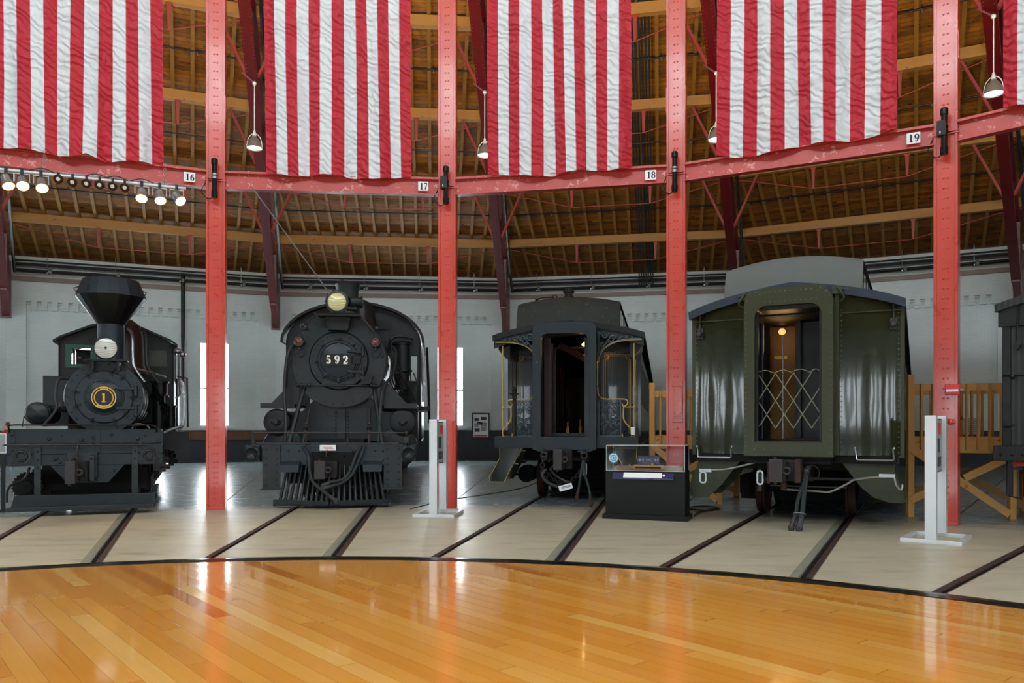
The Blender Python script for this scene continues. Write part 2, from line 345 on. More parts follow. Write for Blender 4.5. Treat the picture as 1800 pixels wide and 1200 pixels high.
    def build(s, name, m, parent='root', smooth=35, bevel=0, kind=None, solid=0):
        me = bpy.data.meshes.new(name); me.from_pydata([tuple(p) for p in s.v], [], s.f); me.update()
        me.materials.append(M[m] if isinstance(m, str) else m)
        if smooth:
            me.polygons.foreach_set('use_smooth', [True] * len(me.polygons)); me.set_sharp_from_angle(angle=radians(smooth))
        o = bpy.data.objects.new(name, me); COL.objects.link(o)
        if parent == 'root': parent = s.root
        if parent is not None: o.parent = parent
        if bevel:
            b = o.modifiers.new('bevel', 'BEVEL'); b.width = bevel; b.segments = 2; b.limit_method = 'ANGLE'; b.angle_limit = radians(40)
        if kind: o['kind'] = kind
        return o

def spline(P, n):
    out = []
    for i in range(len(P) - 1):
        p0 = P[max(i - 1, 0)]; p1 = P[i]; p2 = P[i + 1]; p3 = P[min(i + 2, len(P) - 1)]
        for k in range(n):
            t = k / n; out.append(.5 * ((2 * p1) + (p2 - p0) * t + (2 * p0 - 5 * p1 + 4 * p2 - p3) * t * t + (3 * p1 - p0 - 3 * p2 + p3) * t ** 3))
    out.append(P[-1]); return out

def tag(o, label, cat, group=None):
    o['label'] = label; o['category'] = cat
    if group: o['group'] = group
    return o
def thing(name, label, cat, k, base, group=None, rot=None):
    """Empty at the thing's base. k = bay number for ring coordinates (x, r, z), or None for world coordinates."""
    o = bpy.data.objects.new(name, None); COL.objects.link(o); o.empty_display_size = .2
    if k is None: o.location = base; o.rotation_euler = (0, 0, rot or 0)
    else: o.location = wpos(k, *base); o.rotation_euler = (0, 0, brot(k) + (rot or 0))
    BASE[o.name] = Vector(base) if k is not None else Vector((0, 0, 0))
    return tag(o, label, cat, group)
def place(o, k, base):
    o.location = wpos(k, *base); o.rotation_euler = (0, 0, brot(k)); return o
def copy_tree(o, parent=None):
    c = o.copy(); COL.objects.link(c)
    if parent is not None: c.parent = parent; c.matrix_parent_inverse = o.matrix_parent_inverse
    for ch in list(KIDS.get(o.name, [])): copy_tree(ch, c)
    return c
KIDS = {}
def note(o):   # remember children of a thing that will be copied
    KIDS[o.name] = [c for c in bpy.data.objects if c.parent == o]
    for c in KIDS[o.name]: note(c)
    return o

def rrect(x0, x1, z0, z1, r, n=5, corners=(1, 1, 1, 1)):
    """rounded rectangle, n+1 points per corner, order bl, br, tr, tl"""
    P = []
    for (cx, cz, a0), on in zip(((x0, z0, 180), (x1, z0, 270), (x1, z1, 0), (x0, z1, 90)), corners):
        rr = r if on else .001
        ox = cx + (rr if a0 in (180, 90) else -rr); oz = cz + (rr if a0 in (180, 270) else -rr)
        for i in range(n + 1): a = radians(a0 + 90 * i / n); P.append((ox + rr * cos(a), oz + rr * sin(a)))
    return P

# drawn numerals (ribbons of varying width), unit height, width about .6
def ell(cx, cz, rx, rz, a0, a1, n=18, thin=.05, thick=.16):
    P = []
    for i in range(n + 1):
        a = radians(a0 + (a1 - a0) * i / n); P.append((cx + rx * cos(a), cz + rz * sin(a), thin + (thick - thin) * abs(cos(a)) ** 1.3))
    return P
DIG = {
 '1': [[(.3, 0, .17), (.3, 1, .17)], [(.1, .03, .06), (.5, .03, .06)], [(.3, .96, .07), (.12, .84, .05)]],
 '2': [ell(.29, .70, .2, .25, 170, 10, 14) + [(.47, .62, .17), (.36, .40, .12), (.1, .1, .06)], [(.05, .07, .13), (.5, .07, .14)], [(.5, .02, .05), (.55, .24, .04)], [(.09, .70, .13), (.13, .66, .13)]],
 '5': [[(.1, .93, .14), (.5, .93, .12)], [(.12, .95, .05), (.1, .5, .05)], [(.1, .52, .05)] + ell(.27, .31, .2, .27, 120, -150, 20), [(.06, .2, .12), (.12, .17, .12)]],
 '6': [ell(.3, .3, .19, .27, 0, 360, 26), [(.12, .3, .16), (.13, .55, .16), (.2, .8, .12), (.34, .95, .06), (.46, .92, .05)], [(.43, .84, .11), (.48, .8, .11)]],
 '7': [[(.06, .93, .13), (.54, .93, .13)], [(.52, .9, .06), (.33, .5, .12), (.24, 0, .16)], [(.06, .96, .05), (.05, .74, .05)]],
 '8': [ell(.3, .27, .2, .24, 0, 360, 26), ell(.3, .75, .17, .21, 0, 360, 26)],
 '9': [ell(.3, .7, .19, .27, 0, 360, 26), [(.48, .7, .16), (.47, .45, .16), (.4, .2, .12), (.26, .05, .06), (.14, .08, .05)], [(.12, .2, .11), (.17, .16, .11)]],
}
def digits(mb, txt, x, y, z, h, adv=.66, depth=.004, bold=1.0):
    for ch in txt:
        for rb in DIG[ch]:
            L, Rr = [], []
            for i, (px, pz, w) in enumerate(rb):
                w = w * bold + .02 * (bold - 1) * 4
                a = rb[max(i - 1, 0)]; b = rb[min(i + 1, len(rb) - 1)]; d = Vector((b[0] - a[0], b[1] - a[1])); d.normalize()
                nx, nz = -d.y, d.x
                L.append((x + (px + nx * w / 2) * h, z + (pz + nz * w / 2) * h)); Rr.append((x + (px - nx * w / 2) * h, z + (pz - nz * w / 2) * h))
            for i in range(len(rb) - 1): mb.prism([L[i], L[i + 1], Rr[i + 1], Rr[i]], y - depth, y)
        x += adv * h
    return mb
def spiral(cx, cz, r, a0, turns, n=16, y=0, k=.2):
    P = []
    for i in range(n + 1):
        t = i / n; a = a0 + turns * 2 * pi * t; rr = r * (1 - (1 - k) * t); P.append((cx + rr * cos(a), y, cz + rr * sin(a)))
    return P

# ================================================================== STRUCTURE
BAYS_IN = range(-3, 5)          # bays the picture can see
def arcpts(r, k, x0, x1, n=6):
    """points (x, y) in bay coordinates on the circle of radius r"""
    return [(x0 + (x1 - x0) * i / n, math.sqrt(r * r - (x0 + (x1 - x0) * i / n) ** 2)) for i in range(n + 1)]
# floor slabs with open flangeways
mb = MB()
RIN = RT + .10
for k in range(-11, 11):
    def slab(x0l, x1l, far):   # x limits as functions of y
        lim = RIN * sin(radians(STEP / 2)); xa, xb = max(x0l(RIN), -lim), min(x1l(RIN), lim)
        inner = arcpts(RIN, k, xa, xb, 5)
        outer = [(x1l(far), far), (x0l(far), far)]
        P = [wpos(k, x, y, 0) for x, y in inner + outer]; n = len(P)
        Q = [Vector((p.x, p.y, -.12)) for p in P]
        XY = inner + outer
        mb.add(P + Q, [tuple(range(n))] + [(i, i + n, (i + 1) % n + n, (i + 1) % n) for i in range(n) if abs(XY[i][0] - XY[(i + 1) % n][0]) < 1e-6])
    slab(lambda y: -.69, lambda y: .69, RW)
    slab(lambda y: .83, lambda y: y * TB, RW); slab(lambda y: -y * TB, lambda y: -.83, RW)
mb.build('floor', 'concrete', None, kind='structure', smooth=0)
# expansion joints between the outer slabs
mb = MB()
for k in range(-3, 5):
    a, b = wpos(k - .5, 0, 15.72, .0), wpos(k - .5, 0, RW, .0); mb.bar(a, b, .025, .003)
mb.build('floor_joints', 'soot', None, kind='structure', smooth=0)
mb = MB()
n = 128; P = []
for rr, z in ((RT - .35, -.115), (RW + .2, -.115)): P += [(rr * cos(2 * pi * i / n), rr * sin(2 * pi * i / n), z) for i in range(n)]
mb.add(P, [(i, (i + 1) % n, (i + 1) % n + n, i + n) for i in range(n)]).build('floor_subgrade', 'soot', None, kind='structure', smooth=0)

# turntable
tt = thing('turntable', 'round turntable deck of glossy honey-coloured planks filling the foreground', 'turntable', None, (0, 0, 0))
mb = MB(tt); n = 160; R0 = RT
mb.add([(R0 * cos(2 * pi * i / n), R0 * sin(2 * pi * i / n), .006) for i in range(n)] + [(R0 * cos(2 * pi * i / n), R0 * sin(2 * pi * i / n), -.2) for i in range(n)],
       [tuple(range(n))] + [(i, i + n, (i + 1) % n + n, (i + 1) % n) for i in range(n)]).build('plank_deck', 'boards', smooth=0)
# pit kerb
mb = MB(); P = []
for rr, z in ((RT + .015, -.15), (RT + .015, .012), (RT + .11, .020), (RT + .12, .008), (RT + .26, .008), (RT + .27, -.15)):
    P += [(rr * cos(2 * pi * i / n), rr * sin(2 * pi * i / n), z) for i in range(n)]
mb.add(P, [(j * n + i, j * n + (i + 1) % n, (j + 1) * n + (i + 1) % n, (j + 1) * n + i) for j in range(5) for i in range(n)])
tag(mb.build('pit_kerb', 'gloss_black', None, smooth=30), 'dark curved iron kerb ringing the edge of the wooden turntable', 'kerb')

# tracks
TRK = {-1: 'leading under the balloon-stack locomotive', 0: 'leading under the locomotive with the slatted pilot', 1: 'under the dark blue observation car',
       2: 'leading under the olive green car', 3: 'at the right edge under the black car', -2: 'at the far left edge'}
for k, lb in TRK.items():
    t = thing('railway_track', 'pair of flush floor rails ' + lb, 'railway track', k, (0, RT + .27, 0))
    for s in (-1, 1):
        mb = MB(t); y0 = RT + .275
        a, b = sorted((s * .755, s * .815)); mb.box(a, b, y0, RW - 1.5, -.1, .001)
        mb.build('rail', 'rust')
        mb = MB(t); a, b = sorted((s * .69, s * .702)); mb.box(a, b, y0, RW - 1.5, -.1, .002); a, b = sorted((s * .819, s * .83)); mb.box(a, b, y0, RW - 1.5, -.1, .003)
        mb.build('guard_strip', 'steel')
    mb = MB(t); mb.box(.59, .688, RT + .275, 20.0, -.05, .003); mb.build('wear_plate', 'wornplate', smooth=0)

# walls
def arch_prism(mb, cx, w, z0, zs, rise, y0, y1, n=8):
    P = [(cx - w, z0), (cx + w, z0)] + [(cx + w * cos(pi * i / n) , zs + rise * sin(pi * i / n)) for i in range(n + 1)]
    return mb.prism(P, y0, y1)
WZ0, WZ1, WHW = 1.60, 5.55, .70
WTOP = 8.85
winn = 0
frame_me = pane_me = None
HB = RW * TB
for i_, k in enumerate(range(-11, 11)):
    seen = k in (-2, -1, 0, 1, 2, 3)
    mb = MB(base=(0, RW, 0))
    cs = (-2.76, 0, 2.76) if k not in (1, 2, 3) else ()
    # pilaster strips stand 8 cm forward of the recessed panel
    y0, y1 = RW + .10, RW + .6
    xs = [-HB] + [v for c in cs for v in (c - WHW, c + WHW)] + [HB]
    for i in range(0, len(xs), 2): mb.box(xs[i], xs[i + 1], y0, y1, 0, WTOP)
    for c in cs:
        mb.box(c - WHW, c + WHW, y0, y1, 0, WZ0)
        mb.box(c - WHW, c + WHW, y0, y1, WZ1, WTOP)
    mb.box(-HB, -4.73, RW, y0, 0, WTOP); mb.box(4.73, HB, RW, y0, 0, WTOP); mb.box(-4.73, 4.73, RW, y0, 6.98, WTOP)
    if seen:   # corbelled teeth under the upper band
        nt = 24; p = 9.46 / nt
        for i in range(nt):
            x = -4.73 + p * i
            mb.box(x + p * .45, x + p, RW, y0, 6.60, 6.98)
            mb.box(x + p * .40, x + p + .01, RW - .04, RW, 6.59, 6.63); mb.box(x + p * .40, x + p + .01, RW - .03, RW, 6.70, 6.73)
            mb.box(x, x + p * .45, RW - .04, RW, 6.95, 6.99); mb.box(x, x + p * .45, RW - .03, RW, 6.86, 6.89)
    w = mb.build('wall_%d' % (i_ + 1), 'wall', None, smooth=0, kind='structure'); place(w, k, (0, RW, 0))
    mb = MB(base=(0, RW, 0)); mb.box(-HB, HB, RW - .03, RW + .07, 0, 1.44); mb.box(-HB, HB, RW - .06, RW + .05, 1.40, 1.46)
    place(mb.build('baseboard_%d' % (i_ + 1), 'wainscot', None, smooth=0, kind='structure'), k, (0, RW, 0))
    mb = MB(base=(0, RW, 0)); mb.box(-HB, HB, RW - .10, RW + .03, 7.80, 7.99)
    place(mb.build('trim_%d' % (i_ + 1), paint('cornice_brown_%d' % i_, S(128, 112, 106), .6) if i_ == 0 else bpy.data.materials['cornice_brown_0'], None, smooth=0, kind='structure'), k, (0, RW, 0))
    if k in (-2, -1):
        mb = MB(base=(0, RW, 0)); mb.box(-HB, HB, RW - .14, RW - .06, 1.02, 1.40)
        for q in range(90): x = -HB + .06 + q * .121; mb.box(x, x + .02, RW - .16, RW - .14, 1.02, 1.40)
        place(mb.build('trim_%d' % (40 + i_), wood('brown_slatted_rail', S(120, 84, 52), S(84, 58, 38), 1, 'z', .6, False), None, smooth=0, kind='structure'), k, (0, RW, 0))
    for c in cs:
        winn += 1
        if frame_me is None:
            mb = MB(base=(0, 0, 0)); a, b = WHW, WHW - .10
            mb.frame([(-a, WZ0 - .0), (a, WZ0), (a, WZ1), (-a, WZ1)], [(-b, WZ0 + .10), (b, WZ0 + .10), (b, WZ1 - .10), (-b, WZ1 - .10)], .10, .22)
            arch_prism(mb, 0, WHW + .05, WZ1, WZ1 + .02, .33, .02, .079)
            arch_prism(mb, 0, WHW + .00, WZ1 + .02, WZ1 + .03, .24, .0, .021)
            mb.box(-WHW - .06, WHW + .06, -.04, .10, WZ0 - .12, WZ0); mb.box(-b, b, .12, .2, 3.36, 3.44)
            for z_ in (2.25, 2.81, 3.92, 4.48, 5.0): mb.box(-b, b, .15, .18, z_, z_ + .02)
            fo = mb.build('window_%d' % winn, M['grey_white'] if 'grey_white' in M else M.setdefault('grey_white', paint('window_frame_paint', S(196, 206, 208), .5, var=.05, bmp=0)), None, smooth=0, kind='structure')
            mb = MB(); b = WHW - .10; mb.box(-b, b, .18, .19, WZ0 + .1, WZ1 - .1); po = mb.build('pane', 'win_pane', fo, smooth=0)
            frame_me, pane_me = fo, po
        else:
            fo = frame_me.copy(); fo.name = 'window_%d' % winn; COL.objects.link(fo)
            po = pane_me.copy(); COL.objects.link(po); po.parent = fo
        fo.location = wpos(k, c, RW, 0); fo.rotation_euler = (0, 0, brot(k))

# ceilings (sloping ring roof) with rafters and trussed purlins
for i_, k in enumerate(range(-11, 11)):
    mb = MB(base=(0, 0, 0)); r0, r1 = 15.3, RW + .5
    def dz(r): return roofz(r) + .40
    P = [(-r0 * TB, r0, dz(r0)), (r0 * TB, r0, dz(r0)), (r1 * TB, r1, dz(r1)), (-r1 * TB, r1, dz(r1))]
    mb.add(P + [(x, y, z + .12) for x, y, z in P], [(0, 1, 2, 3), (7, 6, 5, 4), (0, 4, 5, 1), (2, 6, 7, 3)])
    ce = mb.build('ceiling_%d' % (i_ + 1), 'deck', None, smooth=0, kind='structure'); ce.location = (0, 0, 0); ce.rotation_euler = (0, 0, brot(k))
    if k not in (-2, -1, 0, 1, 2, 3): continue
    for q in range(-8, 9):
        x = q * .605; rin = max(15.4, (abs(x) + .1) / TB)
        if rin > RW - .6: continue
        mb = MB(); w = .058
        for xx in (0,):
            a = (x, rin, dz(rin) - .11); b = (x, RW + .2, dz(RW + .2) - .11); mb.bar(a, b, w * 2, .215)
        mb.build('rafter', 'rafter', ce, smooth=0)
    for r in (35.15, 31.55, 27.95, 24.35, 20.75, 17.15):
        z = roofz(r); hx = r * TB - .03
        mb = MB(); mb.box(-hx, hx, r - .12, r + .12, z - .17, z + .17); pu = mb.build('purlin', 'purlin', ce, smooth=0, bevel=.01)
        if r < 36:
            for sx in (-1, 1):
                x = sx * hx * .34; mb = MB()
                mb.prism([(x - .10, z - .17), (x + .10, z - .17), (x + .10, z - .21), (x + .06, z - .24), (x + .035, z - .95), (x - .035, z - .95), (x - .06, z - .24), (x - .10, z - .21)], r - .04, r + .04)
                mb.build('strut', 'thin_red', pu, smooth=0)
            mb = MB(); mb.tube([(-hx + .1, r, z - .22), (-hx * .34, r, z - .95), (hx * .34, r, z - .95), (hx - .1, r, z - .22)], .017, 6)
            mb.build('tie_rod', 'thin_red', pu)
    # sprinkler pipes run under the rafters midway between purlins
    for r in (33.4, 29.8, 26.2, 22.6):
        mb = MB(base=(0, r, 0)); hx = r * TB - .5; z = dz(r) - .30
        mb.tube([(-hx, r, z), (hx, r, z)], .028, 8)
        for x in (-hx * .6, 0, hx * .6):
            mb.cyl((x, r, z), (x, r, z + .12), .012, n=6)
        o = mb.build('sprinkler_pipe', 'black', ce); o.location = (0, r, 0)
        mb = MB(base=(0, r, 0))
        for x in (-hx * .6, 0, hx * .6): mb.cyl((x, r, z - .10), (x, r, z - .02), .022, n=8)
        o = mb.build('sprinkler_head', 'steel', ce); o.location = (0, r, 0)

# cupola: glazed ring and cap
for i_, k in enumerate(range(-11, 11)):
    r = 15.3; hx = r * TB; z0 = roofz(r) + .3; zt = z0 + 5.2
    mb = MB(base=(0, r, 0)); b = .18
    mb.frame([(-hx, z0), (hx, z0), (hx, zt), (-hx, zt)], [(-hx + b, z0 + .5), (hx - b, z0 + .5), (hx - b, zt - .3), (-hx + b, zt - .3)], r - .1, r + .1)
    for q in range(1, 4): x = -hx + 2 * hx * q / 4; mb.box(x - .05, x + .05, r - .06, r + .06, z0 + .5, zt - .3)
    mb.box(-hx, hx, r - .05, r + .05, (z0 + zt) / 2 - .05, (z0 + zt) / 2 + .05)
    fo = place(mb.build('window_%d' % (100 + i_), 'shaded_red', None, smooth=0, kind='structure'), k, (0, r, 0))
    mb = MB(base=(0, r, 0)); mb.box(-hx + b, hx - b, r, r + .01, z0 + .5, zt - .3); mb.build('pane', 'sky_pane', fo, smooth=0)
    mb = MB(); mb.add([(-hx, r, zt), (hx, r, zt), (0, 0, zt + 6)], [(0, 1, 2)])
    o = mb.build('ceiling_%d' % (50 + i_), 'deck', None, smooth=0, kind='structure'); o.rotation_euler = (0, 0, brot(k))

# radial roof trusses
TR = {-3: 'at the upper left corner', -1.5: '', }
def truss(i, lb):
    k = i - .5                                   # column line
    t = thing('roof_truss', lb, 'roof truss', k, (0, RW / cos(radians(STEP / 2)) - .1, 6.2), 'dark red roof trusses along the column lines')
    cf = 1 / cos(radians(STEP / 2)); Rw = RW * cf - .1; R0 = 16.3
    zt = lambda R: roofz(R / cf) - .15; zb = lambda R: 13.1 - .408 * (R - 21.9)
    mb = MB(t); mb.bar((0, Rw, zt(Rw)), (0, R0, zt(R0)), .26, .22); mb.build('top_chord', 'shaded_red', smooth=0, bevel=.01)
    mb = MB(t)
    for s in (-1, 1): mb.bar((s * .10, 36.4, zb(36.4)), (s * .10, R0, zb(R0)), .11, .26)
    mb.bar((0, 36.4, zb(36.4) - .12), (0, R0, zb(R0) - .12), .32, .03)
    mb.build('bottom_chord', 'shaded_red', smooth=0)
    mb = MB(t)       # bracket that runs down the wall to the pilaster
    mb.prism([(36.2, zb(36.2) - .2), (Rw, 6.25), (Rw + .05, 6.25), (Rw + .05, zt(Rw)), (36.2, zt(36.2))], -.13, .13, 'yz')
    mb.box(-.2, .2, Rw - .04, Rw + .05, 6.2, 8.6); mb.build('wall_bracket', 'shaded_red', smooth=0)
    R = 35.0; up = False
    while R > R0 + 1.2:
        mb = MB(t); a = (0, R, zt(R) if up else zb(R)); b = (0, R - 1.2, zb(R - 1.2) if up else zt(R - 1.2)); mb.bar(a, b, .10, .08); mb.build('lattice_bar', 'shaded_red', smooth=0); R -= 1.2; up = not up
    for r in (31.55, 27.95, 24.35, 20.75):
        R = r * cf; z = roofz(r) - .15
        for s in (-1, 1):
            a = Vector((s * .15, R, zb(R) + .2)); b = Vector((s * 1.0, R - .15, z - .05))
            mb = MB(t); mb.bar(a, b, .10, .08); mb.build('knee_brace', 'thin_red', smooth=0)
    # rivet splice
    mb = MB(t)
    for q in range(26):
        R = 24.0 - q * .12
        for s in (-.12, .12): mb.ball((s, R, zb(R) - .14), .022, 6)
    mb.build('rivet_plate', 'shaded_red')
    mb = MB(t); mb.tube([(.33, Rw - .5, 8.1), (.33, 36.0, zb(36) + 1.2), (.33, R0, zb(R0) + 1.2)], .06, 8); mb.build('conduit', 'black')
    return t
for i, lb in ((-1, 'dark red steel roof truss at the far left edge, foot on the white wall'),
              (0, 'dark red steel roof truss with its foot on the wall between the two locomotives'),
              (1, 'dark red steel roof truss landing behind the left side of the dark blue observation car'),
              (2, 'dark red steel roof truss coming down behind the grey roof of the olive car'),
              (3, 'dark red steel roof truss at the right edge above the black car')):
    truss(i, lb)

# bundle of conduits that runs down the roof of the middle bay
t = thing('conduit_bundle', 'bundle of thin grey conduits running down the timber roof beside the 18 sign', 'conduit', 1, (1.9, 37.6, 8.4))
for q in range(7):
    mb = MB(t); x = .95 + q * .105
    pts = [(x, 37.7, 8.2), (x, 37.4, 8.75)]
    pts += [(x, r, roofz(r) + .40 - .26) for r in (36.6, 30, 24, 18)]
    mb.tube(pts, .03, 6); mb.build('conduit', 'rubber')

# pipes along the wall head
PIPEN = {-2: 'on the wall at the far left edge', -1: 'high on the wall above the balloon-stack locomotive', 0: 'high on the wall above the slatted-pilot locomotive', 1: 'high on the wall above the dark blue car',
         2: 'high on the wall above the olive car', 3: 'on the wall at the far right edge'}
for k, lb in PIPEN.items():
    t = thing('wall_pipe_run', 'grey and black pipes ' + lb, 'pipes', k, (0, RW - .3, 8.0)); hx = RW * TB - .35
    mb = MB(t); mb.tube([(-hx, RW - .32, 8.20), (hx, RW - .32, 8.20)], .075, 10); mb.build('black_main', 'black')
    for j, (z, r_, m_) in enumerate(((8.47, .06, 'rubber'), (8.565, .02, 'alu'), (8.62, .055, 'rubber'), (8.385, .02, 'steel'))):
        mb = MB(t); mb.tube([(-hx, RW - .22 - .05 * (j % 2), z), (hx, RW - .22 - .05 * (j % 2), z)], r_, 8); mb.build('conduit', m_)
    for x in (-3.9, -1.3, 1.3, 3.9):
        mb = MB(t); mb.box(x - .02, x + .02, RW - .40, RW, 8.12, 8.16); mb.tube([(x, RW - .32, 8.2), (x, RW - .32, 9.0)], .012, 6); mb.lathe([(.1, 0), (.1, .12)], (x + .05, RW - .32, 8.22), (1, 0, 0), 10)
        mb.build('hanger', 'steel', smooth=30)
    if k == -1:
        mb = MB(t); mb.tube([(1.42, RW - .32, 8.5), (1.42, RW - .2, 8.2), (1.42, RW - .15, 7.9), (1.42, RW - .15, 3.4)], .09, 10); mb.build('down_pipe', 'black')

# ------------------------------------------------------------------ columns
COLN = ['red riveted steel column beside the 16 sign, between the two locomotives', 'red riveted steel column beside the 17 sign, right of locomotive 592',
        'red riveted steel column beside the 18 sign, between the two passenger cars', 'red riveted steel column beside the 19 sign with a fire call point on it']
def column(i, lb):
    k = i - .5; t = thing('steel_column', lb, 'column', k, (0, RC, 0), 'red columns around the turntable')
    H_ = 17.0; y = RC
    for zz0, zz1 in ((0, 6.36), (6.40, H_)):
        mb = MB(t); mb.box(-.135, .135, y + .012, y + .03, zz0, zz1)
        z = zz0 + .12
        while z < min(zz1, 11.5) - .05:
            if not (zz0 == 0 and z > 5.9):
                for s in (-.03, .03): mb.dome((s, y + .012, z), .0165, (0, -1, 0), 8, .95)
            z += .163 if z > .9 else .1
        mb.build('front_plate', 'red', smooth=40)
    for s in (-1, 1):
        a, b = sorted((s * .135, s * .175)); mb = MB(t); mb.box(a, b, y - .012, y + .012, 0, H_); 
        a, b = sorted((s * .150, s * .175)); mb.box(a, b, y + .012, y + .30, 0, H_)
        mb.box(min(s * .10, s * .175), max(s * .10, s * .175), y + .29, y + .32, 0, H_)
        mb.box(min(s * .175, s * .186), max(s * .175, s * .186), y - .006, y + .05, 7.55, 8.0)
        mb.build('flange', 'red', smooth=0, bevel=.004)
    mb = MB(t); mb.box(-.15, .15, y + .27, y + .29, 0, H_); mb.build('back_plate', 'red', smooth=0)
    mb = MB(t); mb.box(-.19, .19, y - .025, y + .3, 6.345, 6.365); mb.box(-.19, .19, y - .02, y + .3, 6.385, 6.40); mb.build('collar', 'red', smooth=0)
    mb = MB(t); mb.box(-.17, .17, y - .02, y + .31, 0, .05); mb.build('foot_plate', 'red', smooth=0, bevel=.005)
    return t
cols = [column(i, COLN[i]) for i in range(4)]
# fittings on columns
t = cols[2]; mb = MB(t); mb.box(-.045, .12, RC - .045, RC + .012, 1.80, 2.35); mb.box(-.065, .13, RC - .02, RC + .012, 2.37, 2.45); mb.box(-.065, .13, RC - .02, RC + .012, 1.68, 1.76)
for x in (-.02, .09):
    for z in (1.86, 2.29): mb.dome((x, RC - .045, z), .012)
mb.build('cover_plate', 'red', smooth=40, bevel=.006)
t = thing('fire_call_point', 'small red fire alarm box with a white band on the right-hand column', 'fire alarm', 2.5, (.08, RC - .06, 2.1))
mb = MB(t); mb.box(.0, .21, RC - .10, RC - .012, 2.12, 2.29); mb.build('box', paint('alarm_red', S(214, 30, 34), .3), bevel=.008)
mb = MB(t); mb.box(.02, .19, RC - .11, RC - .10, 2.165, 2.205); mb.build('pull_bar', 'white_sign', smooth=0)
mb = MB(t); mb.cyl((.21, RC - .05, 2.19), (.26, RC - .05, 2.19), .02); mb.build('bell_push', 'steel')
t = thing('hose_valve', 'small red valve fitting low on the right-hand column', 'valve', 2.5, (0, RC - .05, 1.68))
mb = MB(t); mb.cyl((.02, RC - .08, 1.68), (.14, RC - .08, 1.68), .035); mb.ball((.08, RC - .10, 1.68), .05); mb.box(.06, .10, RC - .08, RC + .0, 1.66, 1.70); mb.build('valve_body', 'red')

# ------------------------------------------------------------------ ring beams with number signs
RB = RC * cos(radians(STEP / 2))
BN = {-2: None, -1: '16', 0: '17', 1: '18', 2: '19', 3: None}
for k, num in BN.items():
    lb = {'16': 'red steel beam carrying the 16 sign above locomotive 1', '17': 'red steel beam carrying the 17 sign above locomotive 592', '18': 'red steel beam carrying the 18 sign above the dark blue car',
          '19': 'red steel beam carrying the 19 sign above the olive car'}.get(num, 'red steel beam running out of the picture at the %s' % ('left' if k < 0 else 'right'))
    hx = RB * TB - .17; t = thing('steel_beam', lb, 'beam', k, (0, RB, 6.2), 'red beams between the columns')
    z0, z1 = 6.20, 6.52
    mb = MB(t); mb.box(-hx, hx, RB + .05, RB + .07, z0, z1); mb.build('web', 'red_beam', smooth=0)
    mb = MB(t); mb.box(-hx, hx, RB - .03, RB + .13, z1 - .018, z1); mb.box(-hx, hx, RB - .03, RB + .13, z0, z0 + .018)
    mb.box(-hx, hx, RB - .01, RB + .05, z1, z1 + .03); mb.build('flange', 'red_beam', smooth=0)
    if num:
        mb = MB(t); mb.box(1.66, 1.86, RB - .035, RB - .03, 6.27, 6.45); sg = mb.build('number_sign', 'white_sign', smooth=0)
        mb = MB(t); digits(mb, num, 1.69, RB - .035, 6.295, .125, .66, bold=1.25); mb.build('numerals', 'ink', sg, smooth=0)

# uplighters on the columns
def uplight(i, lb, boxed):
    k = i - .5; y = RC - .16; t = thing('column_light', lb, 'light', k, (0, y, 6.4), 'black tube lights on the columns')
    mb = MB(t); mb.cyl((0, y, 6.02), (0, y, 6.34), .05, n=16); mb.lathe([(.062, 0), (.062, .10), (.04, .13)], (0, y, 6.10), (0, 0, -1), 16); mb.build('down_lamp', 'gloss_black')
    mb = MB(t); mb.cyl((0, y, 6.44), (0, y, 6.66), .048, n=16); mb.lathe([(.062, 0), (.062, .09), (.045, .11)], (0, y, 6.62), (0, 0, 1), 16); mb.build('up_lamp', 'gloss_black')
    mb = MB(t); mb.cyl((0, y, 6.34), (0, y, 6.38), .06); mb.cyl((0, y, 6.41), (0, y, 6.44), .06); mb.box(-.03, .03, y, y + .16, 6.37, 6.41); mb.build('bracket', 'steel' if not boxed else 'black')
    if boxed: mb = MB(t); mb.box(-.10, .03, y - .07, y + .06, 6.28, 6.52); mb.build('ballast_box', 'black', smooth=0, bevel=.006); mb = MB(t); mb.box(-.06, -.045, y - .072, y - .07, 6.31, 6.35); mb.build('indicator', 'white_sign', smooth=0)
    mb = MB(t); mb.tube([(0, y + .05, 6.05), (-.12, y + .1, 5.98), (-.25, y + .12, 6.12), (-.17, y + .16, 6.33)], .009, 6, 6); mb.build('cable', 'black')
for i, b, lb in ((0, 0, 'plain black tube light on the leftmost red column, between the locomotives'), (1, 1, 'black tube light with a square box, right of locomotive 592'),
                 (2, 0, 'plain black tube light on the column between the dark blue and olive cars'), (3, 1, 'black tube light with a square box on the rightmost red column')): uplight(i, lb, b)
for i in range(-2, 6):        # the up lamps throw warm light at the timber roof
    L = bpy.data.lights.new('up_lamp_light', 'SPOT'); L.energy = UPLIGHT; L.color = (1, .80, .52); L.spot_size = radians(125); L.spot_blend = .6; L.shadow_soft_size = .15
    o = bpy.data.objects.new('up_lamp_light', L); COL.objects.link(o); o.location = wpos(i - .5, 0, RC + .55, 6.9)
    dw = wpos(i - .5, 0, RC + 7, 17) - wpos(i - .5, 0, RC, 6.9); o.rotation_euler = dw.to_track_quat('-Z', 'Y').to_euler()

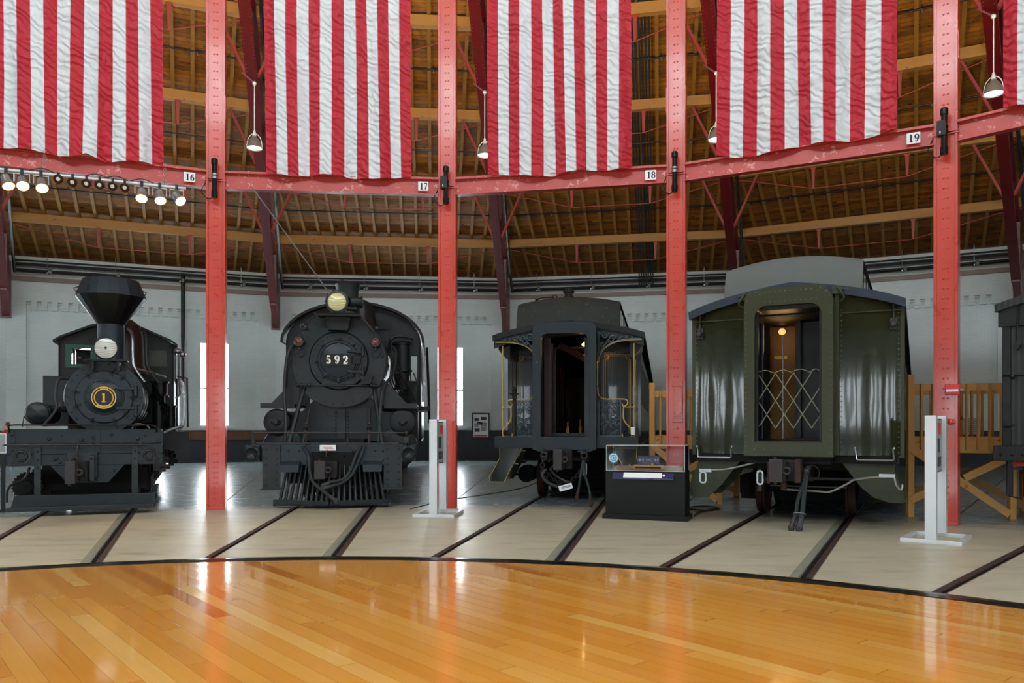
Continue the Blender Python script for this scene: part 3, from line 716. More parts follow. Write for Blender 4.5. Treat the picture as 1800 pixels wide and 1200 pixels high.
# ------------------------------------------------------------------ flags
def flag(k, x0, x1, dip, lb, seed):
    rnd = random.Random(seed); Lz = 5.6; zb = 6.50
    nx, nz = 104, 90; ph = [rnd.uniform(0, 6.28) for _ in range(8)]; V = []; UV = []
    for j in range(nz + 1):
        v = j / nz
        for i in range(nx + 1):
            u = i / nx
            sw = .035 + .03 * (1 - v)
            y = sw * sin(u * 2 * pi * 3.1 + ph[0] + .8 * sin(v * 3 + ph[1])) + .02 * sin(u * 2 * pi * 7.3 + ph[2] + 2 * v) + .012 * sin(u * 31 + v * 9 + ph[3]) + .010 * sin(v * 38 + u * 9 * sin(v * 5 + ph[4]) + ph[5])
            x = x0 + (x1 - x0) * (u + .012 * sin(u * 9 + v * 2 + ph[6]) * (1 - v)) + (.05 * (1 - v) if dip == 'r' else 0)
            z = zb + Lz * v + .03 * sin(u * 2 * pi * 1.7 + ph[7]) * (1 - v) - .035 * sin(pi * u) * (1 - v)
            if dip == 'fold' and v < .12:      # a lifted corner fold in the hem
                d = abs(u - .56) / .09
                if d < 1: z += .10 * (1 - d) * (1 - v / .12); y -= .10 * (1 - d) * (1 - v / .12)
            V.append((x, RB - .11 + y, z)); UV.append((u, v))
    F = [(j * (nx + 1) + i, j * (nx + 1) + i + 1, (j + 1) * (nx + 1) + i + 1, (j + 1) * (nx + 1) + i) for j in range(nz) for i in range(nx)]
    mb = MB(base=(0, RB, zb)); mb.add(V, F); o = mb.build('hanging_flag', 'flag', None, smooth=180)
    ul = o.data.uv_layers.new(name='uv')
    for l in o.data.loops: ul.data[l.index].uv = UV[l.vertex_index]
    place(o, k, (0, RB, zb)); tag(o, lb, 'flag', 'red and white striped flags hanging over the bays'); return o
flag(-1, -1.50, 1.30, 'fold', 'red and white striped flag above locomotive 1, hem lifted in a fold', 3)
flag(0, -1.34, 1.50, 'r', 'red and white striped flag above locomotive 592', 11)
flag(1, -1.40, 1.36, 'r', 'red and white striped flag above the dark blue observation car', 23)
flag(2, -1.40, 1.50, 'n', 'red and white striped flag above the olive car', 37)
flag(3, -1.38, 1.45, 'n', 'striped flag cut off by the top right corner, only its red edge showing', 41)

# ------------------------------------------------------------------ lamps
def pendant(k, lb):
    r = 23.4; x = -3.235; zt_, zl = 11.62, 9.72
    t = thing('pendant_lamp', lb, 'lamp', k, (x, r, zl), 'silver bell pendant lamps'); c = (x, r, zl)
    mb = MB(t); mb.lathe([(.225, 0), (.23, .015), (.215, .05), (.19, .15), (.13, .27), (.07, .32), (.06, .36)], c, n=28, cap=False); mb.build('shade', 'lamp_metal')
    mb = MB(t); mb.lathe([(.0001, .02), (.20, .03)], c, n=24, cap=False); mb.build('glowing_lens', 'lamp_hot')
    mb = MB(t); mb.tube([(x - .225, r, zl + .05), (x - .16, r, zl + .32), (x, r, zl + .44), (x + .16, r, zl + .32), (x + .225, r, zl + .05)], .011, 6, 4); mb.cyl((x, r, zl + .34), (x, r, zl + .52), .06, .03); mb.build('yoke', 'alu')
    mb = MB(t); mb.cyl((x, r, zl + .5), (x, r, zt_), .014); mb.build('stem', 'alu')
    mb = MB(t); mb.ball((x, r, zt_), .06, 14); mb.build('ceiling_ball', 'alu')
    mb = MB(t); mb.bar((x, r, zt_), (x - .35, r, zt_ + .3), .04, .04); mb.build('bracket', 'shaded_red', smooth=0)
for k, lb in ((0, 'silver pendant lamp just right of the 16 column'), (1, 'silver pendant lamp half hidden by the flag above the dark blue car'),
              (2, 'silver pendant lamp right of the 18 column, beside the olive car flag'), (3, 'silver pendant lamp near the top right corner')): pendant(k, lb)

# lighting bar under the left beam
yb, zb_ = RB - .25, 6.07
t = thing('lighting_bar', 'horizontal silver pipe hung by chains under the beam with the 16 sign', 'lighting bar', -1, (0, yb, zb_))
mb = MB(t); mb.cyl((-2.0, yb, zb_), (1.70, yb, zb_ + .0), .028); mb.build('pipe', 'alu')
for x in (-1.75, -.63, 1.33):
    mb = MB(t); 
    for q in range(9): mb.torus((x, yb + .05 + .012 * q, zb_ + .05 + q * .05), .022, .005, (1, 0, 0) if q % 2 else (0, 1, 0), 10, 5)
    mb.build('chain', 'steel')
for x in (-.55, .3, .62, 1.05): mb = MB(t); mb.tube([(x - .3, yb, zb_ + .03), (x - .1, yb - .02, zb_ + .09), (x + .1, yb, zb_ + .035)], .009, 6, 5); mb.build('cable', 'rubber')
def parcan(x, tilt, yaw, lb, name='stage_light'):
    t = thing(name, lb, 'stage light', -1, (x, yb, zb_), 'silver stage lights on the bar'); z = zb_
    d = Vector((sin(yaw), -sin(tilt), -cos(tilt))).normalized(); p = Vector((x, yb - .02, z - .17))
    mb = MB(t); mb.lathe([(.045, 0), (.072, .03), (.078, .14), (.078, .17), (.100, .20), (.104, .26), (.098, .26)], p - d * .09, d, 20, False); mb.build('can', 'lamp_metal')
    mb = MB(t); mb.lathe([(.0001, .245), (.096, .25)], p - d * .09, d, 20, False); mb.build('lit_lens', 'spot_hot')
    mb = MB(t); mb.tube([(x - .115, yb - .02, z - .19), (x - .115, yb - .02, z - .05), (x + .115, yb - .02, z - .05), (x + .115, yb - .02, z - .19)], .010, 6); mb.build('yoke', 'alu')
    mb = MB(t); mb.box(x - .025, x + .025, yb - .04, yb + .04, z - .06, z + .05); mb.build('clamp', 'black', smooth=0)
    L = bpy.data.lights.new('stage_beam', 'SPOT'); L.energy = 60; L.color = (1, .72, .42); L.spot_size = radians(60); L.shadow_soft_size = .08
    o = bpy.data.objects.new('stage_beam', L); COL.objects.link(o); o.location = wpos(-1, *(p + d * .25)); 
    dw = wpos(-1, *(p + d)) - wpos(-1, *p); o.rotation_euler = dw.to_track_quat('-Z', 'Y').to_euler()
for x, ti, ya, lb in ((-1.19, .5, .35, 'silver stage light at the left end of the bar, cut by the frame edge'), (-.95, .75, .2, 'second silver stage light from the left on the bar'), (-.66, .70, .2, 'third silver stage light from the left, beside the small black lights'),
                      (.95, .65, .0, 'silver stage light just right of the small black lights'), (1.25, .6, .1, 'middle one of the three silver stage lights at the right of the bar'), (1.54, .75, .5, 'silver stage light at the right end of the bar')): parcan(x, ti, ya, lb)
ORD = ['first', 'second', 'third', 'fourth', 'fifth', 'last']
for i, x in enumerate((-.39, -.17, .05, .26, .47, .67)):
    z = zb_ - (.07 if i == 0 else .10); t = thing('small_spotlight', '%s from the left of the six small black spotlights on the bar' % ORD[i], 'spotlight', -1, (x, yb, zb_), 'small black spotlights on the bar')
    mb = MB(t); mb.lathe([(.03, -.09), (.06, -.06), (.078, -.0), (.08, .05), (.07, .062), (.0001, .058)], (x, yb - .03, z), (0, -1, -.35), 18); mb.build('housing', 'gloss_black')
    mb = MB(t); mb.lathe([(.0001, .066), (.034, .064)], (x, yb - .03, z), (0, -1, -.35), 16, False); mb.build('lens', 'whitepipe')  # plain white disc stands in for the bright glint on the lens
    mb = MB(t); mb.box(x - .02, x + .02, yb - .035, yb + .035, zb_ - .045, zb_ + .045); mb.cyl((x, yb, zb_ - .03), (x, yb, z + .02), .012); mb.build('clamp', 'black', smooth=0)

# guy wire
a, b = wpos(0, -1.55, RB - .05, 6.26), wpos(0, -.22, 16.4, 4.42)
mb = MB(base=a); mb.tube([a, b], .012, 6); o = mb.build('guy_wire', 'steel', None); o.location = a
tag(o, 'thin pale wire slanting from the red beam down to the headlamp of locomotive 592', 'wire')

# ================================================================== helpers for rolling stock
def wheel(t, x, r, R=.42, m='rust'):
    s = 1 if x > 0 else -1; mb = MB(t)
    mb.lathe([(.08, -.02), (.10, 0), (R * .78, .02), (R * .80, -.03), (R, -.03), (R, .085), (R + .03, .10), (R + .03, .13), (R * .8, .13), (R * .78, .09), (.1, .10)], (s * (abs(x) + .06), r, R), (-s, 0, 0), 32)
    return mb.build('wheel', m)
def axle(t, r, R=.42): mb = MB(t); mb.cyl((-.75, r, R), (.75, r, R), .07); return mb.build('axle', 'soot')
def coupler(t, x, r, z, w=.30, h=.34, name='coupler', flip=1):
    mb = MB(t); mb.box(x - .08, x + .08, r + .15, r + .9, z - .09, z + .09)
    mb.prism([(x - w / 2 * flip, r), (x - .02, r - .03), (x + .04 * flip, r + .05), (x + .01 * flip, r + .16), (x + .12 * flip, r + .10), (x + w / 2 * flip, r + .04), (x + w / 2 * flip, r + .25), (x, r + .32), (x - w / 2 * flip, r + .22)], z - h / 2 * .9, z + h / 2 * .9, 'xy')
    a = mb.build(name, 'castiron', smooth=0, bevel=.012)
    mb = MB(t); mb.box(min(x - w / 2 * flip, x), max(x - w / 2 * flip, x), r - .045, r + .12, z - h / 2, z + h / 2); mb.cyl((x - w * .3 * flip, r + .06, z - h / 2 - .04), (x - w * .3 * flip, r + .06, z + h / 2 + .03), .03)
    mb.torus((x + .05 * flip, r - .0, z), .05, .022, (0, 1, 0), 16, 6)
    mb.build('knuckle', 'castiron', smooth=40, bevel=.02)
def bolts(mb, cx, cz, R, n, y, r=.018, a0=0, h=.9, arc=2 * pi):
    for i in range(n): a = a0 + arc * i / n; mb.dome((cx + R * cos(a), y, cz + R * sin(a)), r, (0, -1, 0), 6, h)
def chain(t, pts, r=.035, name='chain', m='castiron'):
    mb = MB(t); P = spline([Vector(p) for p in pts], 10); L = 0; last = P[0]; q = 0; mb.torus(tuple(last), r, r * .28, (0, 1, 0), 10, 5)
    for p in P[1:]:
        if (p - last).length > r * 1.35: q += 1; last = p; mb.torus(tuple(p), r, r * .28, (1, 0, .3) if q % 2 else (0, 1, 0), 10, 5)
    return mb.build(name, m)
def hose(t, pts, r=.028, name='air_hose', m='rubber', ends='castiron'):
    mb = MB(t); mb.tube(pts, r, 8, 8); o = mb.build(name, m)
    a, b = Vector(pts[-2]), Vector(pts[-1]); d = (b - a).normalized(); mb = MB(t); mb.cyl(b - d * .10, b + d * .03, r * 1.35); mb.ball(b + d * .04, r * 1.7, 8, (1, .6, 1.2)); mb.build('hose_coupling', ends, o); return o

# ================================================================== LOCOMOTIVE 1 (geared, balloon stack)
k = -1
t = thing('steam_locomotive', 'black geared steam locomotive with a wide balloon stack and a gold number 1', 'locomotive', k, (0, 15.5, 0)); L1 = t
bx, bz = .21, 2.19
# boiler
mb = MB(t); mb.lathe([(.70, 0), (.71, .03), (.69, .10), (.68, .5), (.68, 3.4), (.78, 4.0), (.78, 5.2)], (bx, 16.62, bz), (0, 1, 0), 48)
for y in (17.5, 18.3, 19.1): mb.torus((bx, y, bz), .69, .018, (0, 1, 0), 40, 6)
mb.build('boiler', 'gloss_black')
mb = MB(t); mb.lathe([(.0001, -.05), (.50, -.05), (.515, -.03), (.52, .0), (.70, .0), (.71, .04)], (bx, 16.60, bz), (0, 1, 0), 56, False)
bolts(mb, bx, bz, .645, 26, 16.60, .022); sf = mb.build('smokebox_front', 'loco_grey')
mb = MB(t)
mb.torus((bx, 16.55, bz), .335, .025, (0, 1, 0), 44, 8); mb.lathe([(.0001, -.07), (.24, -.055), (.33, .0)], (bx, 16.54, bz), (0, 1, 0), 44, False); dr = mb.build('smokebox_door', 'loco_grey')
for z, l in ((bz + .17, .34), (bz - .22, .34)):
    mb = MB(t); mb.bar((bx + .20, 16.50, z), (bx + .20 + l, 16.52, z), .07, .045); mb.cyl((bx + .56, 16.53, z - .12), (bx + .56, 16.53, z + .07), .035); mb.ball((bx + .56, 16.53, z - .14), .045, 8); mb.build('hinge', 'loco_grey', smooth=40, bevel=.006)
mb = MB(t)
for a in (200, 170, 125, 75, 50, 245, 290, 318, 0):
    mb = MB(t); a = radians(a); c = Vector((bx + .50 * cos(a), 16.53, bz + .50 * sin(a))); mb.bar(c + Vector((cos(a), 0, sin(a))) * -.06, c + Vector((cos(a), 0, sin(a))) * .07, .05, .04, (0, 1, 0)); mb.ball(c + Vector((0, -.03, 0)), .03, 6)
    mb.build('door_clamp', 'black', smooth=40)
mb = MB(t); mb.lathe([(.0001, 0), (.225, 0), (.225, .03)], (bx, 16.455, bz - .02), (0, 1, 0), 44, False); pl = mb.build('number_plate', 'loco')
mb = MB(t); 
for R1, R2 in ((.218, .200), (.172, .155)): mb.lathe([(R2, -.004), (R1, -.004)], (bx, 16.452, bz - .02), (0, 1, 0), 56, False)
for a0, a1 in ((66, 110), (232, 308)):    # solid gold bands that carry the ring lettering
    n = 14; P = []
    for i in range(n + 1): a = radians(a0 + (a1 - a0) * i / n); P += [(bx + .155 * cos(a), 16.447, bz - .02 + .155 * sin(a)), (bx + .218 * cos(a), 16.447, bz - .02 + .218 * sin(a))]
    mb.add(P, [(2 * i, 2 * i + 1, 2 * i + 3, 2 * i + 2) for i in range(n)])
digits(mb, '1', bx - .3 * .17, 16.445, bz - .105, .17, bold=1.25); mb.build('gold_ring_and_numeral', 'gold', pl, smooth=0)
mb = MB(t)
for a0, a1, n in ((70, 106, 6), (238, 302, 9)):
    for i in range(n): a = radians(a0 + (a1 - a0) * (i + .5) / n); c = Vector((bx + .186 * cos(a), 16.444, bz - .02 + .186 * sin(a))); u = Vector((cos(a), 0, sin(a))); v = Vector((-sin(a), 0, cos(a))); mb.bar(c - u * .013, c + u * .013, .002, .007, v); mb.bar(c - v * .006, c + v * .006, .002, .006, u)
mb.build('ring_lettering', 'ink', pl, smooth=0)
# stack
sx_, sy_ = .27, 17.25
mb = MB(t); mb.lathe([(.36, 2.74), (.30, 2.84), (.255, 2.95), (.25, 3.70)], (sx_, sy_, 0), n=32, cap=False); mb.build('stack_barrel', 'loco_grey')
mb = MB(t); mb.lathe([(.25, 3.68), (.64, 4.22), (.655, 4.25)], (sx_, sy_, 0), n=20, cap=False); mb.build('stack_cone', 'black', smooth=12)
mb = MB(t); mb.lathe([(.66, 4.24), (.53, 4.58), (.49, 4.60), (.10, 4.60)], (sx_, sy_, 0), n=20, cap=False)
for a in (200, 235, 310, 345): a = radians(a); mb.tube([(sx_ + .64 * cos(a), sy_ + .64 * sin(a), 4.28), (sx_ + .69 * cos(a), sy_ + .69 * sin(a), 4.36), (sx_ + .60 * cos(a), sy_ + .60 * sin(a), 4.40)], .012, 6)
mb.build('stack_cap', 'loco_grey', smooth=12)
# headlamp
mb = MB(t); mb.box(bx - .36, bx + .42, 16.30, 16.72, 2.88, 2.91); mb.box(bx - .20, bx - .16, 16.34, 16.7, 2.70, 2.88); mb.box(bx + .24, bx + .28, 16.34, 16.7, 2.70, 2.88); mb.tube([(bx - .3, 16.35, 2.90), (bx - .36, 16.2, 2.92), (bx - .42, 16.35, 2.93)], .015, 6); hb = mb.build('lamp_bracket', 'black', smooth=0)
hx_, hz_ = .255, 3.13
mb = MB(t); mb.lathe([(.12, .34), (.20, .22), (.215, .03), (.225, 0), (.20, -.015), (.195, .02)], (hx_, 16.35, hz_), (0, 1, 0), 36, False); hl = mb.build('headlamp', 'loco')
mb = MB(t); mb.lathe([(.0001, -.02), (.12, -.012), (.197, .01)], (hx_, 16.345, hz_), (0, 1, 0), 36, False); mb.build('headlamp_glass', 'lens_clear', hl)
mb = MB(t); mb.lathe([(.0001, -.028), (.025, -.02)], (hx_, 16.345, hz_), (0, 1, 0), 12, False); mb.build('bulb', 'castiron', hl)
# domes and sand pipes behind the stack
mb = MB(t); mb.lathe([(.46, 2.75), (.38, 2.95), (.36, 3.55), (.30, 3.80), (.14, 3.93), (.0001, 3.96)], (bx + .25, 18.3, 0), n=32, cap=False); mb.cyl((bx + .22, 18.2, 3.9), (bx + .22, 18.2, 4.18), .05); mb.build('sand_dome', paint('brown_black_dome', S(52, 40, 36), .4, var=.3))
for x in (bx + .42, bx + .68):
    mb = MB(t); mb.tube([(x - .10, 17.95, 3.70), (x, 17.75, 3.55), (x + .02, 17.65, 3.1), (x + .06, 17.6, 2.85), (x + .25, 17.55, 2.55)], .03, 8, 5); mb.build('sand_pipe', 'steel' if x < .8 else 'rubber')
mb = MB(t); mb.tube([(bx + .55, 16.9, 2.78), (bx + .85, 17.2, 2.72), (bx + 1.05, 18.4, 2.72)], .022, 6, 5); mb.build('side_handrail', 'steel')
# cab
cy = 19.4
def capoly(z0, dx=0, dz=0): return [(bx - 1.18 - dx, z0), (bx + 1.2 + dx, z0), (bx + 1.2 + dx, 3.50 + dz), (bx + 1.06 + dx, 3.60 + dz), (bx + .5, 3.88 + dz), (bx, 3.98 + dz), (bx - .5, 3.88 + dz), (bx - 1.04 - dx, 3.60 + dz), (bx - 1.18 - dx, 3.50 + dz)]
mb = MB(t)     # front sheet made of panels around the two lookouts
zt = [(bx - 1.18, 3.42), (bx + 1.2, 3.42), (bx + 1.2, 3.52), (bx + 1.06, 3.62), (bx + .5, 3.90), (bx, 4.0), (bx - .5, 3.90), (bx - 1.04, 3.62), (bx - 1.18, 3.52)]
mb.prism(zt, cy, cy + .03)
for x0, x1, z0, z1 in ((bx - 1.18, bx - 1.0, 1.7, 3.42), (bx - .46, bx + .62, 1.7, 3.42), (bx + 1.08, bx + 1.2, 1.7, 3.42), (bx - 1.0, bx - .46, 1.7, 2.98), (bx + .62, bx + 1.08, 1.7, 3.0)): mb.box(x0, x1, cy, cy + .03, z0, z1)
mb.box(bx - 1.18, bx - 1.15, cy, 21.8, 1.7, 2.7); mb.box(bx + 1.17, bx + 1.2, cy, 21.8, 1.7, 2.7)
for y in (19.4, 20.3, 21.7):
    for x in (bx - 1.18, bx + 1.15): mb.box(x, x + .05, y, y + .08, 2.6, 3.55)
mb.build('cab', 'black', smooth=0)
mb = MB(t); o_ = capoly(3.5, .08, .03)[2:]; i_ = [(x, z - .05) for x, z in reversed(o_)]; mb.prism(o_ + i_, cy - .22, 22.2); mb.build('cab_roof', 'black', smooth=0)
mb = MB(t); mb.frame([(bx - 1.04, 2.94), (bx - .42, 2.94), (bx - .42, 3.46), (bx - 1.04, 3.46)], [(bx - .92, 3.02), (bx - .54, 3.02), (bx - .54, 3.38), (bx - .92, 3.38)], cy - .03, cy + .04); mb.build('cab_window_frame', 'green', smooth=0)
mb = MB(t); mb.frame([(bx + .60, 2.96), (bx + 1.10, 2.96), (bx + 1.10, 3.45), (bx + .60, 3.45)], [(bx + .66, 3.02), (bx + 1.04, 3.02), (bx + 1.04, 3.39), (bx + .66, 3.39)], cy - .03, cy + .04); mb.build('cab_window_frame', 'black', smooth=0)
mb = MB(t); mb.box(-.90, bx + 1.2, 21.7, 21.74, 1.6, 3.55); mb.build('cab_rear_sheet', 'black', smooth=0)  # added sheet, stopped short so only a sliver of window light shows
mb = MB(t); mb.box(bx + .66, bx + 1.04, cy, cy + .01, 3.02, 3.39); mb.build('cab_glass', paint('grey_cab_glass', S(60, 62, 54), .25, var=.5, sc=6, bmp=0), smooth=0)  # opaque mottled grey pane
# left side tank and air reservoir
mb = MB(t); mb.box(-1.22, -.70, 19.0, 20.2, 1.62, 2.72); mb.build('side_tank', 'loco', smooth=0, bevel=.02)
mb = MB(t); mb.lathe([(.0001, -.05), (.12, -.035), (.19, .0), (.205, .03), (.20, .05), (.20, 1.5), (.0001, 1.56)], (-.93, 16.55, 1.86), (0, 1, 0), 36, False); mb.torus((-.93, 16.60, 1.86), .205, .014, (0, 1, 0), 36, 6); mb.build('air_reservoir', 'loco')
mb = MB(t); mb.ball((-.50, 16.9, 2.0), .12, 12, (1, 1.4, 1)); mb.cyl((-.5, 17.0, 2.0), (-.8, 17.2, 1.95), .05); mb.build('check_valve', 'castiron')
mb = MB(t); mb.tube([(-.42, 16.6, 2.52), (-.56, 16.45, 2.5), (-.60, 16.4, 2.2), (-.58, 16.35, 1.95), (-.78, 16.2, 1.62)], .026, 8, 6); mb.build('pipe', 'rubber')
mb = MB(t); mb.tube([(-1.14, 16.5, 1.80), (-1.16, 16.45, 1.60)], .01, 6); mb.tube([(-1.14, 16.5, 1.80), (-1.0, 16.48, 1.66), (-.75, 16.48, 1.62)], .012, 6, 4); mb.build('tank_strap', 'black')
# smokebox saddle and frame
mb = MB(t); mb.prism([(bx - .45, 1.45), (bx + .45, 1.45), (bx + .55, 1.75), (bx + .25, 1.62), (bx - .25, 1.62), (bx - .55, 1.75)], 16.7, 17.9); mb.box(-.75, .75, 16.0, 24, .95, 1.45); mb.box(-1.2, 1.2, 16.0, 24.2, 1.42, 1.50); mb.build('frame', 'soot', smooth=0)
# engine side clutter on the right
mb = MB(t)
for q in range(16):
    y = 16.5 + q * .33; x = 1.15 + random.uniform(-.1, .2); z = .75 + random.uniform(0, .5); mb.box(x - .06, x + .06, y, y + .2, z - .1, z + .1); mb.cyl((x + .06, y + .1, z), (x + .14, y + .1, z), .05, n=8)
for q in range(9): y = 16.8 + q * .55; mb.bar((1.1, y, .55), (1.22, y + .4, 1.35), .03, .03)
mb.build('truss_rods', 'castiron', smooth=0)
mb = MB(t)
for x, y, z, r_, h_ in ((1.12, 18.3, 1.55, .13, .75), (1.36, 18.7, 1.5, .10, .55), (1.12, 18.9, 2.3, .16, .3)): mb.cyl((x, y, z), (x, y, z + h_), r_); mb.cyl((x, y, z + h_), (x, y, z + h_ + .04), r_ * 1.25); mb.cyl((x, y, z - .02), (x, y, z + .02), r_ * 1.25)
for q in range(5): mb.tube([(1.0 + q * .07, 17.8, 2.6 - q * .12), (1.1 + q * .05, 18.1, 2.3 - q * .1), (1.15, 18.5, 1.6)], .016, 6, 4)
mb.build('air_pump', 'black')
mb = MB(t); mb.tube([(1.52, 18.8, 3.28), (1.54, 18.8, 2.35), (1.46, 18.8, 2.25)], .028, 8); mb.ball((1.50, 18.8, 3.34), .08, 10, (1.2, 1, .8)); mb.ball((1.60, 18.85, 3.27), .09, 10, (1, 1, .8)); mb.build('mirror_bracket', 'steel')
mb = MB(t); mb.tube([(1.56, 18.3, 2.60), (1.62, 18.2, 2.50), (1.62, 18.2, 1.70), (1.5, 18.0, 1.55)], .036, 8, 5); mb.build('cab_handrail', 'whitepipe')
mb = MB(t); mb.tube([(1.50, 18.5, 2.74), (1.70, 18.4, 2.70), (1.72, 18.3, 1.6)], .02, 8); mb.tube([(1.27, 15.95, 1.48), (1.4, 16.8, 1.55), (1.6, 18.2, 1.62)], .03, 8, 5); mb.build('running_board_rail', 'rubber')
mb = MB(t); mb.box(1.1, 1.62, 18.2, 21.5, 1.10, 1.5); mb.box(1.55, 1.75, 18.1, 18.5, .95, 1.5); mb.build('cab_step', 'black', smooth=0)
# buffer beam timbers
yb_ = 15.78
mb = MB(t)
mb.box(-1.27, 1.27, yb_, yb_ + .22, 1.29, 1.56); mb.box(-1.27, 1.27, yb_ + .005, yb_ + .22, 1.10, 1.283)
mb.box(-1.27, 1.27, yb_, yb_ + .22, .89, 1.095); mb.prism([(-.60, .887), (-.32, .56), (.35, .56), (.62, .887)], yb_ + .004, yb_ + .2)
for x, z in ((-1.20, 1.46), (-.62, 1.38), (-.42, 1.44), (.10, 1.40), (-.05, 1.34), (.85, 1.38), (.98, 1.44), (1.20, 1.35), (-.55, 1.0), (-.50, 1.02), (.6, 1.3), (-1.2, 1.15), (.45, .78), (-.1, 1.36), (.4, 1.45), (1.2, 1.0), (-.45, .95)): mb.dome((x, yb_, z), random.choice((.022, .03, .038)), (0, -1, 0), 6, .9)
mb.box(-1.26, -1.15, yb_ - .012, yb_, 1.30, 1.54); mb.box(.13, .22, yb_ - .012, yb_, 1.12, 1.56); mb.box(1.15, 1.26, yb_ - .012, yb_, 1.30, 1.5)
bbm = mb.build('buffer_beam', 'beam_wood', smooth=30, bevel=.006)
for x in (-.80, .80):
    mb = MB(t); mb.box(x - .055, x + .055, yb_ - .03, yb_ - .005, .34, 1.24)
    for z in (1.15, 1.0, .85): mb.dome((x, yb_ - .03, z), .022)
    mb.build('footboard_hanger', 'loco', smooth=30, bevel=.004)
for x in (-1.06, 1.05):
    mb = MB(t); mb.box(x - .15, x + .15, yb_ - .02, yb_, .93, 1.21); mb.torus((x, yb_ - .03, 1.07), .085, .028, (0, 1, 0), 24, 8); mb.lathe([(.0001, .005), (.07, .0)], (x, yb_ - .02, 1.07), (0, -1, 0), 20, False)
    for a in (-.12, .12):
        for b in (-.11, .11): mb.dome((x + a, yb_ - .02, 1.07 + b), .018)
    mb.build('poling_pocket', 'loco', smooth=35)
mb = MB(t); mb.prism([(-1.20, .14), (1.14, .14), (1.14, .35), (-1.14, .37)], 15.62, 15.70); fb = mb.build('footboard', 'beam_wood', smooth=0, bevel=.006)
mb = MB(t); mb.box(-1.20, 1.12, 15.38, 15.64, .125, .165); mb.box(-1.21, 1.10, 15.36, 15.38, .10, .18); mb.build('footboard_tread', 'beam_wood', smooth=0)
mb = MB(t); mb.box(-1.21, 1.10, 15.352, 15.362, .150, .178); mb.build('footboard_edge', 'castiron', smooth=0)
mb = MB(t); mb.box(-.33, .18, yb_ - .10, yb_, .66, 1.13); mb.box(.05, .14, yb_ - .22, yb_, .60, 1.08); mb.dome((-.20, yb_ - .10, 1.02), .03); mb.dome((.09, yb_ - .22, 1.02), .03); mb.build('coupler_pocket', 'loco', smooth=0, bevel=.012)
coupler(t, -.14, yb_ - .42, .78, .34, .42)
mb = MB(t); mb.tube([(-1.24, yb_, 1.50), (-1.24, yb_ - .12, 1.62), (-1.15, yb_ - .12, 1.635), (1.10, yb_ - .12, 1.635), (1.18, yb_ - .12, 1.60), (1.18, yb_, 1.5)], .016, 8); mb.build('front_handrail', 'black')
mb = MB(t); mb.tube([(-1.32, yb_ - .08, 1.275), (1.05, yb_ - .08, 1.265), (1.12, yb_ - .08, 1.18), (1.14, yb_ - .06, .9)], .018, 8); mb.tube([(-.14, yb_ - .1, 1.27), (-.16, yb_ - .2, 1.1), (-.13, yb_ - .3, 1.0)], .014, 6)
for x in (-1.0, -.14, 0.05, .9): mb.ball((x, yb_ - .07, 1.27), .035, 8)
mb.build('cut_lever', 'castiron')
mb = MB(t); mb.tube([(.70, 16.3, 1.5), (.78, 16.25, 1.66), (1.0, 16.2, 1.62), (1.05, 16.1, 1.5)], .012, 6, 4); mb.build('small_rail', 'steel')
mb = MB(t); mb.tube([(-.95, 15.9, .86), (-1.02, 15.85, .66), (-1.24, 15.7, .52), (-1.26, 15.65, .25)], .024, 8, 5); mb.build('steam_hose', 'black')
mb = MB(t); P = []; n = 26
for i in range(n * 2): a = pi * i / n; R = .27 if i % 2 else .235; P.append((-1.02 + R * cos(a), .50 + R * sin(a)))
mb.prism(P, 16.15, 16.30); mb.cyl((-1.02, 16.05, .5), (-1.02, 16.4, .5), .1); mb.build('bevel_gear', 'soot', smooth=0)
for r in (16.9, 18.2, 21.0, 22.3):
    for x in (-.76, .76): wheel(t, x, r, .44)
    axle(t, r, .44)
mb = MB(t)
for s in (-.98, .98): mb.box(s - .06, s + .06, 16.5, 18.6, .35, .62)
mb.box(-.98, .98, 16.35, 16.5, .40, .8); mb.box(-.98, .98, 17.4, 17.7, .35, 1.0); mb.build('truck_frame', 'soot', smooth=0)
mb = MB(t); mb.box(-.66, .66, 18.8, 20.2, .12, 1.0); mb.build('underside_light_block', 'soot', smooth=0)  # added block that hides the bright floor under the boiler
mb = MB(t); mb.box(-.68, .68, 16.45, 16.6, .15, .75); mb.build('front_light_block', 'soot', smooth=0)  # added block closing a bright gap behind the buffer beam
mb = MB(t)
for s in (-.98, .98): mb.box(s - .06, s + .06, 20.6, 22.7, .35, .62)
mb.box(-.98, .98, 21.5, 21.8, .35, 1.0); mb.build('truck_frame', 'soot', smooth=0)
# bunker behind the cab; the added box below it blocks window light
mb = MB(t); mb.box(-1.15, 1.45, 22.2, 25.0, 1.5, 2.9); mb.build('bunker', 'black', smooth=0, bevel=.02)
mb = MB(t); mb.box(-.9, .9, 22.9, 24.8, .15, 1.45); mb.build('rear_light_block', 'soot', smooth=0)

